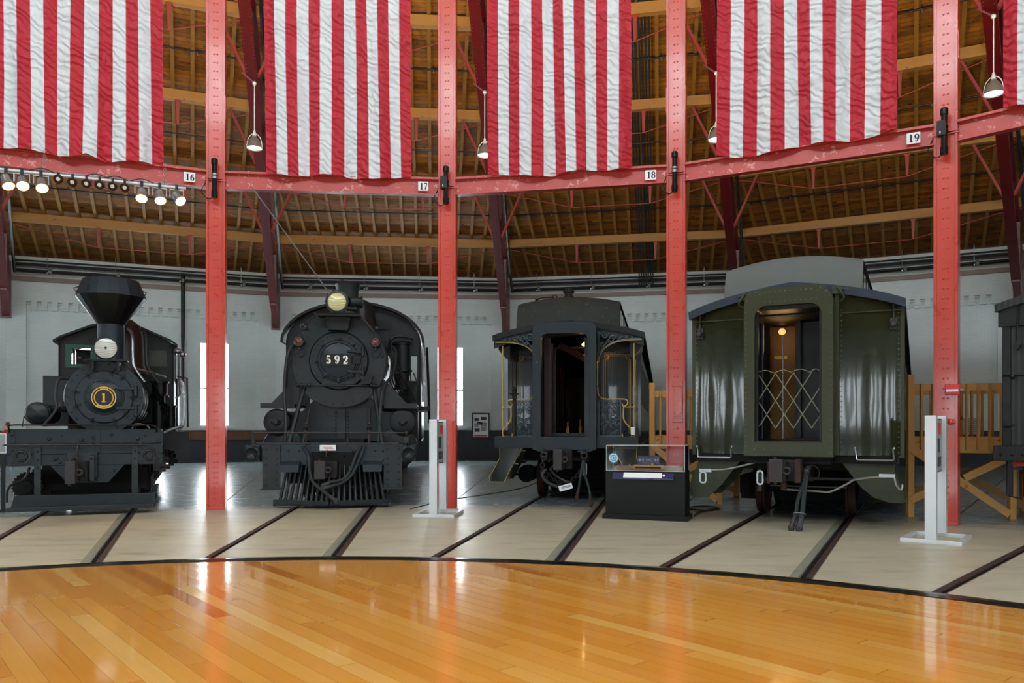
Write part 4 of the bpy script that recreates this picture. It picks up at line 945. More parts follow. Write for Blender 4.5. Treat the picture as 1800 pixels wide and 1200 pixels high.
# ================================================================== LOCOMOTIVE 592 (camelback)
k = 0
t = thing('steam_locomotive', 'large black steam locomotive with number 592 plate, round headlamp and slatted pilot', 'locomotive', k, (0, 15.4, 0)); L2 = t
bz = 2.98
mb = MB(t); mb.lathe([(.985, 0), (.99, .05), (.975, .08), (.97, 2.2), (.99, 2.3), (.99, 9.0)], (0, 16.52, bz), (0, 1, 0), 64); mb.build('boiler', 'loco')
mb = MB(t); mb.lathe([(.60, -.035), (.62, -.01), (.97, .0), (.985, .04)], (0, 16.50, bz), (0, 1, 0), 64, False); bolts(mb, 0, bz, .895, 28, 16.502, .021, .1); mb.build('smokebox_front', 'loco')
mb = MB(t); mb.lathe([(.0001, -.03), (.50, -.035), (.585, -.03), (.60, .02)], (0, 16.46, bz), (0, 1, 0), 64, False); mb.torus((0, 16.44, bz), .44, .022, (0, 1, 0), 48, 8); bolts(mb, 0, bz, .535, 28, 16.43, .018)
mb.build('door_ring', 'loco_grey' if 0 else 'loco')
mb = MB(t); mb.lathe([(.0001, -.09), (.2, -.08), (.35, -.03), (.375, .02)], (0, 16.40, bz), (0, 1, 0), 48, False); mb.torus((0, 16.39, bz), .38, .02, (0, 1, 0), 48, 8); mb.build('smokebox_door', 'loco_grey')
mb = MB(t)
for a in (88, 135, 182, 228, 270, 312, 48):
    mb = MB(t); a = radians(a); u = Vector((cos(a), 0, sin(a))); c = Vector((0, 16.39, bz)) + u * .44; mb.bar(c - u * .09, c + u * .06, .05, .035, (0, 1, 0)); mb.ball(c + Vector((0, -.03, 0)), .032, 8); mb.build('door_clamp', 'loco', smooth=35)
for z in (bz + .19, bz - .22):
    mb = MB(t); mb.bar((.18, 16.34, z), (.50, 16.38, z - .02), .06, .04); mb.cyl((.50, 16.38, z - .09), (.50, 16.38, z + .09), .038); mb.build('hinge', 'loco', smooth=35)
mb = MB(t); mb.box(-.30, .28, 16.26, 16.29, 2.865, 3.10); mb.box(.28, .46, 16.33, 16.35, 2.9, 3.08); npl = mb.build('number_plate', 'black', smooth=0, bevel=.008)
for q, ch in enumerate('592'):
    mb = MB(t); digits(mb, ch, -.235 + q * .171, 16.256, 2.90, .168, 1.02, bold=1.3); mb.build('numeral', 'white_num', npl, smooth=0)
mb = MB(t); mb.frame([(-.30, 2.865), (.28, 2.865), (.28, 3.10), (-.30, 3.10)], [(-.288, 2.877), (.268, 2.877), (.268, 3.088), (-.288, 3.088)], 16.25, 16.262); mb.build('plate_rim', 'loco', npl, smooth=0)
# step plate at the lower right of the front, tapered black block under lamp shelf
mb = MB(t); mb.prism([(.44, 2.66), (.72, 2.66), (.66, 2.50), (.50, 2.48)], 16.30, 16.5); mb.build('front_step', 'black', smooth=0)
mb = MB(t); mb.box(-.40, .46, 16.08, 16.60, 3.865, 3.90); mb.prism([(-.20, 3.60), (.20, 3.60), (.26, 3.865), (-.26, 3.865)], 16.30, 16.52); mb.tube([(-.46, 16.15, 3.93), (-.40, 16.1, 3.90), (.46, 16.1, 3.90)], .022, 6); mb.build('lamp_shelf', 'black', smooth=0)
hz_ = 4.17
mb = MB(t); mb.lathe([(.13, .34), (.19, .24), (.205, .05), (.235, .04), (.235, -.01), (.19, -.02), (.185, .01)], (-.01, 16.22, hz_), (0, 1, 0), 40, False)
for q in range(10): a = 2 * pi * q / 10; mb.ball((-.01 + .235 * cos(a), 16.22, hz_ + .235 * sin(a)), .022, 6)
mb.box(-.14, -.10, 16.2, 16.5, 3.90, 4.02); mb.box(.08, .12, 16.2, 16.5, 3.90, 4.02); hl = mb.build('headlamp', 'loco')
mb = MB(t); mb.lathe([(.0001, -.03), (.10, -.02), (.187, .01)], (-.01, 16.21, hz_), (0, 1, 0), 40, False); mb.build('headlamp_glass', 'lens_yellow', hl)
mb = MB(t); mb.cyl((.22, 16.35, 4.19), (.44, 16.45, 4.20), .11, n=20); mb.cyl((.44, 16.45, 4.20), (.47, 16.46, 4.20), .13); mb.cyl((.18, 16.35, 4.05), (.36, 16.4, 4.05), .05); mb.build('turbo_generator', 'loco')
mb = MB(t); mb.lathe([(.36, 3.88), (.30, 3.98), (.235, 4.10), (.225, 4.40), (.245, 4.58), (.275, 4.70), (.255, 4.71), (.21, 4.55)], (.10, 17.25, 0), n=36, cap=False); mb.cyl((0, 17.05, 4.5), (0, 17.05, 4.78), .03); mb.build('chimney', 'loco')
mb = MB(t); mb.lathe([(.42, 3.85), (.34, 3.98), (.32, 4.25), (.26, 4.42), (.12, 4.50), (.0001, 4.51)], (.30, 18.1, 0), n=32, cap=False); mb.cyl((.22, 18.0, 4.45), (.22, 18.0, 4.62), .025); mb.build('steam_dome', 'loco')
# cab astride the boiler
def arch(cx, hw, ze, zc, n=18): return [(cx + hw * cos(pi * i / n), ze + (zc - ze) * sin(pi * i / n)) for i in range(n + 1)]
cc, hw = .08, 1.58
mb = MB(t); A = arch(cc, hw, 3.62, 4.50)
mb.prism(A + [(cc - hw, 3.3), (cc + hw, 3.3)], 18.8, 18.84)
mb.box(cc - hw, cc - hw + .55, 18.8, 18.84, 2.1, 3.3); mb.box(cc + hw - .42, cc + hw - .28, 18.8, 18.84, 2.1, 3.32); mb.box(cc + hw - .09, cc + hw, 18.8, 18.84, 2.1, 3.32); mb.box(cc + hw - .42, cc + hw, 18.8, 18.84, 2.1, 2.62)
mb.box(cc - hw, cc - hw + .04, 18.8, 21.4, 2.1, 2.85); mb.box(cc + hw - .04, cc + hw, 18.8, 21.4, 2.1, 2.7)
for y in (18.8, 19.7, 20.6, 21.35):
    for x in (cc - hw, cc + hw - .05): mb.box(x, x + .05, y, y + .08, 2.6, 3.65)
mb.build('cab', 'loco', smooth=0)
mb = MB(t); o_ = arch(cc, hw + .09, 3.58, 4.56); i_ = list(reversed(arch(cc, hw + .03, 3.58, 4.50))); mb.prism(o_ + i_, 18.55, 21.7); mb.build('cab_roof', 'black', smooth=30)
mb = MB(t); mb.box(.62, .95, 18.76, 18.80, 3.92, 4.14); mb.frame([(-1.42, 3.0), (-1.05, 3.0), (-1.05, 3.45), (-1.42, 3.45)], [(-1.38, 3.04), (-1.09, 3.04), (-1.09, 3.41), (-1.38, 3.41)], 18.77, 18.80); mb.build('cab_vent', 'black', smooth=0)
# running boards with triangular stays
for s in (-1, 1):
    mb = MB(t); mb.box(min(s * .92, s * 1.62), max(s * .92, s * 1.62), 16.60, 18.8, 2.03, 2.08); mb.box(min(s * .92, s * 1.62), max(s * .92, s * 1.62), 16.58, 16.60, 1.99, 2.10); mb.build('running_board', 'loco', smooth=0)
    mb = MB(t); mb.prism([(s * .86, 2.62), (s * .92, 2.60), (s * 1.42, 2.08), (s * .80, 2.08)], 16.62, 16.66); mb.build('stay_plate', 'loco', smooth=0)
    # cylinder and valve chest
    mb = MB(t); mb.lathe([(.0001, -.02), (.20, -.02), (.265, .0), (.275, .03), (.25, .06), (.25, 1.2)], (s * 1.31, 16.68, 1.71), (0, 1, 0), 36, False); bolts(mb, s * 1.31, 1.71, .235, 14, 16.682, .014)
    mb.box(s * 1.31 - .13, s * 1.31 + .13, 16.62, 16.65, 1.735, 1.765); mb.cyl((s * 1.31, 16.54, 1.72), (s * 1.31, 16.68, 1.72), .055); mb.torus((s * 1.31, 16.62, 1.72), .08, .02, (0, 1, 0), 16, 6, (pi, 2 * pi)); mb.build('valve_cover', 'loco')
    mb = MB(t); mb.lathe([(.0001, -.03), (.34, -.02), (.42, .02), (.43, .05), (.41, .08), (.41, 1.3)], (s * 1.20, 16.78, 1.16), (0, 1, 0), 40, False); bolts(mb, s * 1.2, 1.16, .37, 18, 16.77, .016); mb.build('cylinder', 'loco')
    # smokebox braces and pilot stays
    mb = MB(t); mb.cyl((s * .72, 16.52, 2.42), (s * .93, 15.95, 1.25), .045, .05); mb.ball((s * .72, 16.50, 2.42), .06, 8); mb.build('pilot_brace', 'loco')
    mb = MB(t); mb.cyl((s * .62, 16.6, 2.0), (s * .66, 16.0, 1.25), .03); mb.cyl((s * .64, 16.25, 1.55), (s * .645, 16.2, 1.62), .05); mb.cyl((s * .645, 16.3, 1.66), (s * .64, 16.3, 1.70), .05); mb.build('pilot_stay', 'castiron')
# marker lamps
for x, lbx in ((-.80, 0), (.76, 0)):
    mb = MB(t); mb.lathe([(.07, .14), (.11, .10), (.115, 0), (.10, -.03)], (x, 16.36, 3.36), (0, 1, 0), 8); mb.lathe([(.07, 0), (.03, .05), (.0001, .08)], (x, 16.42, 3.46), (0, 0, 1), 8); mb.cyl((x, 16.45, 3.2), (x, 16.45, 3.36), .04); mk = mb.build('marker_lamp', 'castiron', smooth=30)
    mb = MB(t); mb.lathe([(.0001, .035), (.05, .02), (.075, 0)], (x, 16.335, 3.36), (0, -1, 0), 20, False); mb.build('marker_lens', 'lens_amber', mk)
    mb = MB(t); mb.torus((x + .0, 16.44, 3.14), .08, .013, (0, 1, 0), 20, 6, (pi * .9, 2.1 * pi)); mb.build('lamp_wiring', 'rubber', mk)
mb = MB(t); mb.cyl((-.80, 16.40, 2.47), (.80, 16.40, 2.455), .026)
for x in (-.83, -.60, .55, .66, .83): mb.ball((x, 16.40, 2.465), .045, 10)
mb.build('smokebox_handrail', 'loco')
mb = MB(t); mb.tube([(.30, 16.3, 3.9), (.52, 16.4, 3.82), (.70, 16.45, 3.62), (.80, 16.5, 3.65)], .02, 6, 5); mb.tube([(.72, 16.4, 3.6), (.92, 16.5, 3.1), (.97, 16.5, 2.95)], .010, 6, 3); mb.tube([(-.40, 16.3, 3.92), (-.58, 16.4, 3.82), (-.7, 16.5, 3.70)], .016, 6, 4)
for p in ((-.74, 16.45, 3.70), (.78, 16.45, 3.66), (-.68, 16.45, 3.66)): mb.ball(p, .05, 8)
mb.build('conduit', 'castiron')
hose_m = dict(r=.035, n=8)
mb = MB(t); mb.tube([(-.86, 16.5, 3.30), (-.98, 16.4, 3.22), (-1.05, 16.35, 2.9), (-1.08, 16.3, 2.3), (-1.02, 16.15, 1.75), (-1.02, 16.05, 1.28)], .035, 8, 6); mb.build('steam_pipe', 'rubber')
mb = MB(t); mb.tube([(1.08, 17.3, 3.35), (1.15, 17.0, 3.2), (1.10, 16.8, 2.75), (.93, 16.5, 2.45), (.88, 16.3, 2.1), (.86, 16.1, 1.6), (.85, 16.0, 1.28)], .035, 8, 6); mb.build('steam_pipe', 'rubber')
# air pump on the right
mb = MB(t)
for z0, z1, r_ in ((2.92, 3.50, .20), (2.50, 2.82, .165)): mb.cyl((1.24, 18.25, z0), (1.24, 18.25, z1), r_, n=24)
for z, r_ in ((3.50, .24), (2.88, .23), (2.80, .19), (2.47, .19)): mb.cyl((1.24, 18.25, z), (1.24, 18.25, z + .045), r_, n=24)
mb.cyl((1.24, 18.25, 2.8), (1.24, 18.25, 2.95), .06); mb.tube([(.95, 17.9, 3.3), (1.0, 17.8, 3.58), (1.2, 17.85, 3.66), (1.5, 17.9, 3.62)], .035, 8, 5)
for q in range(9): mb.ball((1.08 + q * .04, 18.03, 3.56), .022, 6)
mb.box(1.0, 1.08, 18.0, 18.1, 3.15, 3.3); mb.box(1.0, 1.1, 18.0, 18.1, 2.95, 3.03); mb.build('air_pump', 'loco')
mb = MB(t)
for q in range(7): mb.tube([(.98 + q * .03, 17.6, 3.3 - q * .06), (1.02 + q * .02, 17.5, 3.0), (1.0 + q * .06, 17.7, 2.6), (1.25 + q * .05, 18.0, 2.2)], .014, 6, 4)
mb.tube([(1.42, 18.2, 2.9), (1.45, 18.1, 2.6), (1.42, 18.1, 2.35)], .016, 6); mb.tube([(1.5, 18.1, 2.85), (1.62, 18.0, 2.55)], .016, 6); mb.build('pump_piping', 'castiron')
# saddle
mb = MB(t); mb.prism([(-1.15, 1.30), (1.15, 1.30), (1.15, 1.92), (.82, 1.94), (.70, 2.06), (.55, 2.20), (.2, 2.03), (-.2, 2.03), (-.55, 2.20), (-.70, 2.06), (-.82, 1.94), (-1.15, 1.92)], 16.95, 18.1); mb.build('cylinder_saddle', 'loco', smooth=0)
mb = MB(t); mb.box(-.07, .09, 16.86, 16.95, 1.3, 1.98); mb.box(-.48, -.30, 16.93, 16.95, 1.85, 1.92); mb.box(.44, .64, 16.93, 16.95, 1.85, 1.92)
for q in range(8):
    for x in (-.12, .14): mb.dome((x, 16.94, 1.35 + q * .08), .022)
mb.build('saddle_rib', 'loco', smooth=30)
# buffer beam
yb_ = 15.78
mb = MB(t); mb.box(-1.40, 1.33, yb_, yb_ + .25, .84, 1.25); mb.box(-1.45, 1.36, yb_ + .05, yb_ + .3, 1.20, 1.26)
for x in (-1.30, -1.05, -.90, -.70, -.55, .35, .42, .80, .95, 1.2): 
    for z in (1.13, .93): mb.dome((x, yb_, z + random.uniform(-.02, .02)), .024)
mb.build('buffer_beam', 'loco_grey', smooth=30, bevel=.006)
for s, x0, x1 in ((-1, -1.40, -1.06), (1, .97, 1.33)):
    mb = MB(t); mb.box(x0, x1, yb_ - .03, yb_, .38, 1.25); mb.box(x0 - .04, x1 + .02, yb_ - .06, yb_ + .1, .355, .385)
    for x in (x0 + .07, x1 - .07):
        for z in (1.15, .97, .85, .7, .55, .45): mb.dome((x, yb_ - .03, z), .02)
    mb.build('end_plate', 'loco', smooth=30)
for x0, x1 in ((-1.03, -.66), (.58, .94)):
    mb = MB(t); mb.box(x0, x1, yb_ - .30, yb_, .72, .745); mb.prism([(yb_, .745), (yb_ - .30, .745), (yb_ - .28, .86), (yb_, .92)], x0, x1, 'yz'); mb.build('pilot_step', 'loco_grey', smooth=0)
# pilot: slats down to a pointed rail
NS = 20
def pil(u):     # u -1..1 across -> foot and head points
    fx = u * 1.07 - .04; fy = 15.33 + .42 * abs(u); return Vector((fx, fy, .15)), Vector((u * .93 - .03, yb_ - .02 - .05 * (1 - abs(u)), .85))
for i in range(NS):
    u = -1 + 2 * (i + .5) / NS; a, b = pil(u); mb = MB(t); mb.tube([a, a * .75 + b * .25 + Vector((0, .01, 0)), b], [.034, .030, .024], 8); mb.build('pilot_slat', 'loco', smooth=60)
mb = MB(t); P = [pil(-1)[0] + Vector((-.06, .02, 0)), pil(0)[0], pil(1)[0] + Vector((.06, .02, 0))]
for a, b in ((P[0], P[1]), (P[1], P[2])):
    mb.bar(a + Vector((0, -.02, -.02)), b + Vector((0, -.02, -.02)), .09, .07)
    for q in range(9): c = a.lerp(b, (q + .5) / 9); mb.dome((c.x, c.y - .065, c.z - .01), .016)
mb.bar(P[0] + Vector((0, .1, -.08)), P[2] + Vector((0, .1, -.08)), .5, .05); mb.build('pilot_rail', 'loco', smooth=30)
coupler(t, -.14, 15.44, .76, .42, .36)
mb = MB(t); mb.box(-.45, .45, yb_ - .08, yb_, .64, 1.10); 
for x in (-.4, -.25, .2, .38): mb.dome((x, yb_ - .08, 1.03), .03)
mb.build('coupler_pocket', 'soot', smooth=30)
hose(t, [(-.62, 15.72, 1.20), (-.50, 15.60, 1.05), (-.44, 15.50, .70), (-.35, 15.42, .50), (-.08, 15.28, .30), (.06, 15.22, .20)], .032)
hose(t, [(.52, 15.70, 1.22), (.42, 15.60, 1.0), (.34, 15.50, .75), (.20, 15.45, .58), (-.05, 15.40, .52), (-.14, 15.38, .47)], .032)
hose(t, [(.60, 15.70, 1.22), (.50, 15.58, .95), (.38, 15.48, .68), (.20, 15.42, .52), (-.02, 15.36, .45), (-.12, 15.34, .42)], .030)
mb = MB(t); mb.tube([(-1.58, 15.7, 1.49), (1.40, 15.7, 1.48)], .017, 8); mb.ball((1.42, 15.7, 1.48), .04, 8)
for x in (-1.55, -.55, .26): mb.cyl((x, 15.7, 1.22), (x, 15.7, 1.50), .014); mb.ball((x, 15.7, 1.49), .028, 8)
mb.tube([(1.42, 15.7, 1.42), (1.42, 15.75, 1.2)], .02, 6); mb.box(1.38, 1.46, 15.68, 15.76, 1.28, 1.40); mb.build('pilot_handrail', 'castiron')
mb = MB(t); mb.tube([(-1.50, 15.66, 1.275), (1.25, 15.66, 1.27), (1.30, 15.66, 1.2)], .016, 8); mb.tube([(-.12, 15.66, 1.28), (-.14, 15.55, 1.02)], .012, 6)
for x in (-1.40, -.5, -.12, .2, .85, 1.1): mb.ball((x, 15.66, 1.275), .028, 8)
mb.build('cut_lever', 'castiron')
for x in (-1.60, 1.46):
    mb = MB(t); mb.lathe([(.06, .12), (.15, .06), (.155, 0), (.12, -.02), (.08, .03), (.0001, .05)], (x, 15.72, 1.07), (0, 1, 0), 24, False); mb.box(x - .14, x + .14, 15.78, 15.95, .92, 1.24); mb.cyl((x, 15.8, 1.15), (x, 15.8, 1.42), .035); mb.build('poling_pocket', 'loco', smooth=40)
mb = MB(t); mb.box(-.27, .04, 15.60, 15.605, 1.135, 1.245); tg = mb.build('paper_tag', 'white_sign', smooth=0)
mb = MB(t); mb.box(-.20, -.02, 15.597, 15.60, 1.195, 1.205); mb.box(-.18, .0, 15.597, 15.60, 1.17, 1.178); mb.build('tag_print', 'red_ink', tg, smooth=0)
# wheels, frame, tender
for r, R in ((17.6, .40), (19.2, .42)):
    for x in (-.76, .76): wheel(t, x, r, R)
    axle(t, r, R)
for r in (20.9, 23.1, 25.3):
    for x in (-.76, .76): wheel(t, x, r, .98, 'soot')
mb = MB(t); mb.box(-.55, .55, 16.1, 26, .55, 1.35); mb.box(-1.0, 1.0, 16.2, 17.1, .45, .9); mb.build('main_frame', 'soot', smooth=0)
mb = MB(t); mb.box(1.10, 1.22, 18.5, 24, .95, 1.08); mb.box(1.3, 1.6, 18.2, 19.6, 1.3, 2.0); mb.cyl((1.3, 18.1, .7), (1.3, 20.5, .75), .06); mb.build('side_rods', 'castiron', smooth=0)
mb = MB(t); mb.tube([(1.70, 18.7, 3.50), (1.74, 18.7, 3.0), (1.72, 18.7, 2.2)], .035, 8); mb.build('cab_handrail', 'whitepipe')
mb = MB(t); mb.tube([(1.80, 18.9, 3.52), (1.84, 18.9, 2.6), (1.86, 19.2, 1.7)], .03, 8); mb.box(1.60, 1.86, 18.9, 21.2, 2.0, 2.1); mb.build('cab_side_step', 'black')
mb = MB(t); mb.box(-.95, .95, 25.2, 26.8, 1.3, 3.6); mb.build('firebox', 'black', smooth=0)
t2 = t
mb = MB(t); mb.box(-1.5, 1.55, 27.2, 33.5, 1.15, 3.2); mb.box(-1.5, 1.55, 27.0, 33.6, 1.0, 1.15); mb.build('tender_body', 'loco', smooth=0, bevel=.03)
for r in (28.2, 29.8, 31.2, 32.8):
    for x in (-.76, .76): wheel(t, x, r, .42)

# ================================================================== roof helper for passenger cars
def car_roof(t, r0, r1, hw, ze, zc, thick, hwh, zh_side, zh_mid, mat, edge, hood_run=.25, inner=1.15):
    def zr(x, hw=hw): return ze + (zc - ze) * math.sqrt(max(0, 1 - (x / (hw + .25)) ** 2)) - (zc - ze) * math.sqrt(1 - (hw / (hw + .25)) ** 2) * (abs(x) / hw)
    n = 28; X = [-hw + 2 * hw * i / n for i in range(n + 1)]
    mb = MB(t); A = [(x, zr(x)) for x in X]; B = [(x, zr(x) - thick) for x in reversed(X)]; mb.prism(A + B, r0 + .03, r1); mb.build('roof', mat, smooth=30)
    mb = MB(t); A = [(x, zr(x) + .012) for x in X]; B = [(x * .995, zr(x) - thick - .02) for x in reversed(X)]; mb.prism(A + B, r0, r0 + .06); mb.build('roof_rim', edge, smooth=30)
    # bull-nose hood that becomes the clerestory
    n = 24; X = [-hwh + 2 * hwh * i / n for i in range(n + 1)]
    def zh(x): return zh_side + (zh_mid - zh_side) * (1 - (x / hwh) ** 2)
    prof = [(0.02, 0.0), (.10, .25), (.35, .62), (.70, .90), (1.0, 1.0)]
    P = []
    for f, g in prof:
        for x in X: P.append((x, r0 + .02 + hood_run * f, zr(x) + (zh(x) - zr(x)) * g))
    for x in X: P.append((x, r1 - .05, zh(x)))
    m = n + 1; F = [(j * m + i, j * m + i + 1, (j + 1) * m + i + 1, (j + 1) * m + i) for j in range(len(prof)) for i in range(n)]
    mb = MB(t); mb.add(P, F)
    Q = [(x, y, z - .035) for x, y, z in P]; mb.add(Q, [tuple(reversed(f)) for f in F]); mb.build('clerestory_hood', mat, smooth=40)
    for s in (-1, 1):
        x = s * (hwh - .03); mb = MB(t); y0 = r0 + .02 + hood_run
        mb.prism([(r0 + .06, zr(x) - .02), (r1 - .1, zr(x) - .05), (r1 - .1, zh_side - .01), (y0, zh_side - .01), (r0 + .02 + .35 * hood_run, zr(x) + (zh_side - zr(x)) * .6)], x - s * .05 if s > 0 else x, x if s > 0 else x + .05, 'yz'); mb.build('clerestory_side', mat, smooth=0)
        mb = MB(t)
        q = y0 + .5
        while q < r1 - .6: mb.box(min(x, x + s * .01), max(x, x + s * .01), q, q + .45, zr(x) + .06, zh_side - .06); q += .75
        mb.build('deck_lights', 'glass_dark', smooth=0)
    return zr
def gold(t, pts, r=.008, n=5, m='brass', name='gold_lining', sm=0, parent='root'):
    mb = MB(t); mb.tube(pts, r, n, sm); return mb.build(name, m, parent)

# ================================================================== OBSERVATION CAR
k = 1
t = thing('observation_car', 'dark blue-black wooden observation car with ornate iron gates and gold lining', 'railway car', k, (0, 16.4, 0))
zr = car_roof(t, 16.95, 36.3, 1.62, 3.56, 3.86, .09, 1.10, 4.27, 4.40, 'coach_roof', 'coach_dark', .30)
mb = MB(t); mb.prism([(x, zr(x) - .10) for x in [-1.60 + .16 * i for i in range(21)]] + [(x, zr(x) - .22 - .03 * abs(x)) for x in [1.60 - .16 * i for i in range(21)]], 17.02, 17.10); mb.build('roof_fascia', 'coach_blue', smooth=30)
mb = MB(t); mb.cyl((-.09, 18.0, 4.35), (-.09, 18.0, 4.62), .09, n=18); mb.cyl((-.09, 18.0, 4.50), (-.09, 18.0, 4.53), .125); mb.cyl((-.09, 18.0, 4.62), (-.09, 18.0, 4.66), .13); mb.cyl((-.09, 18.0, 4.66), (-.09, 18.0, 4.71), .08); mb.build('smoke_jack', 'coach_dark')
mb = MB(t); mb.tube([(-.75, 17.6, 4.40), (-.65, 17.6, 4.46), (-.35, 17.6, 4.46)], .012, 6); mb.ball((-.76, 17.6, 4.41), .035, 8); mb.torus((-.35, 17.6, 4.46), .05, .01, (0, 1, 0), 14, 5); mb.build('bell_cord_eye', 'black')
# door frame (end diaphragm)
fo_ = rrect(-.66, .66, 1.13, 3.76, .16, 5, (0, 0, 1, 1)); fi_ = rrect(-.485, .485, 1.40, 3.52, .13, 5, (0, 0, 1, 1))
mb = MB(t); mb.frame(fo_, fi_, 16.42, 16.62); 
mb.prism([(-.66, 1.14), (-.50, 1.08), (-.36, 1.05), (-.22, 1.13), (.22, 1.13), (.36, 1.05), (.50, 1.08), (.66, 1.14)], 16.42, 16.60); mb.build('door_frame', 'coach_blue', smooth=20, bevel=.008)
mb = MB(t); mb.frame(rrect(-.52, .52, 1.36, 3.56, .13, 5, (0, 0, 1, 1)), fi_, 16.405, 16.43); mb.build('door_moulding', 'coach_blue', smooth=20)
for s in (-1, 1):
    mb = MB(t); a, b = sorted((s * .62, s * .52)); mb.box(a, b, 16.6, 17.3, 1.3, 3.6); mb.build('vestibule_side', 'coach_dark', smooth=0)
    a, b = sorted((s * .36, s * .50)); mb = MB(t); mb.box(a, b, 17.0, 17.06, 1.4, 3.5); mb.build('inner_post', 'mahogany' if s < 0 else 'coach_dark', smooth=0)
# platform, sill
mb = MB(t); mb.box(-1.50, 1.50, 16.62, 18.3, 1.26, 1.40); mb.box(-1.50, -.62, 16.60, 16.68, 1.16, 1.36); mb.box(.62, 1.50, 16.60, 16.68, 1.16, 1.36); mb.box(-.5, .5, 17.3, 17.4, 1.40, 1.47); mb.build('end_platform', 'coach_blue', smooth=0, bevel=.006)
# bulkhead
for s in (-1, 1):
    mb = MB(t); a, b = sorted((s * .52, s * 1.44)); mb.box(a, b, 18.3, 18.36, 1.3, 3.45); bk = mb.build('bulkhead', 'beadboard', smooth=0)
    mb = MB(t); a, b = sorted((s * .52, s * 1.44)); mb.box(a, b, 18.26, 18.32, 3.30, 3.62); mb.box(min(s * 1.34, s * 1.46), max(s * 1.34, s * 1.46), 18.22, 18.4, 1.3, 3.5); mb.box(min(s * .5, s * .60), max(s * .5, s * .60), 18.22, 18.4, 1.3, 3.5); mb.build('bulkhead_frame', 'coach_dark', smooth=0)
    x0, x1 = s * .68, s * 1.28; y = 18.285
    for dx in (0, .035):
        gold(t, [(x0 + s * dx, y, 1.45), (x0 + s * dx, y, 3.12), (x0 + s * (.09), y, 3.15 - dx), (x0 + s * .12, y, 3.24 - dx), (x1 - s * .12, y, 3.24 - dx), (x1 - s * .09, y, 3.15 - dx), (x1 - s * dx, y, 3.12), (x1 - s * dx, y, 1.45)], .007, name='panel_lining')
    for xc in (x0 + s * .06, x1 - s * .06): gold(t, spiral(xc, 3.19, .055, 0, 1.5, 20, y - .005, .2), .006, name='scroll_corner')
    gold(t, [(s * 1.40, 18.21, 1.4), (s * 1.40, 18.21, 3.3)], .008, name='post_lining')
# interior
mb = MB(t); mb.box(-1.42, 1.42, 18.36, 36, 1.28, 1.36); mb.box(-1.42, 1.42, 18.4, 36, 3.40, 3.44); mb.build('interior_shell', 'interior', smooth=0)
mb = MB(t); mb.box(-.62, -.56, 18.3, 21.5, 1.4, 3.3); mb.box(.56, .62, 18.3, 21.5, 1.4, 2.6); mb.box(-.5, -.42, 18.32, 18.42, 1.4, 3.4)
for q in range(6): mb.box(-.56, -.54, 18.45 + q * .45, 18.8 + q * .45, 1.5, 3.1)
mb.build('corridor_panelling', 'mahogany', smooth=0)
mb = MB(t); mb.cyl((-.40, 17.4, 1.45), (-.40, 17.4, 3.38), .03, n=12); mb.cyl((-.40, 17.4, 3.34), (-.40, 17.4, 3.42), .045); mb.build('door_post', 'mahogany')
mb = MB(t); mb.bar((-.32, 18.1, 3.46), (.42, 17.9, 3.05), .07, .13); mb.build('roof_strut', 'mahogany', smooth=0, bevel=.006)
mb = MB(t); mb.lathe([(.0001, 0), (.07, .02), (.10, .06), (.06, .10), (.03, .12)], (.34, 17.6, 3.35), (0, 0, 1), 16, False); mb.build('ceiling_lamp', 'coach_bulb')
L = bpy.data.lights.new('coach_lamp_light', 'POINT'); L.energy = 8; L.color = (1, .62, .28); L.shadow_soft_size = .06; o = bpy.data.objects.new('coach_lamp_light', L); COL.objects.link(o); o.location = wpos(1, .30, 18.0, 3.2)
for q, (x, y, h) in enumerate(((-.30, 19.6, .35), (-.05, 20.2, .42), (.12, 20.5, .40), (.28, 19.9, .30), (.36, 20.8, .45))):
    mb = MB(t); mb.lathe([(.04, 0), (.045, h * .5), (.018, h * .7), (.018, h)], (x, y, 1.38), n=12); mb.build('brass_fitting', 'brass')
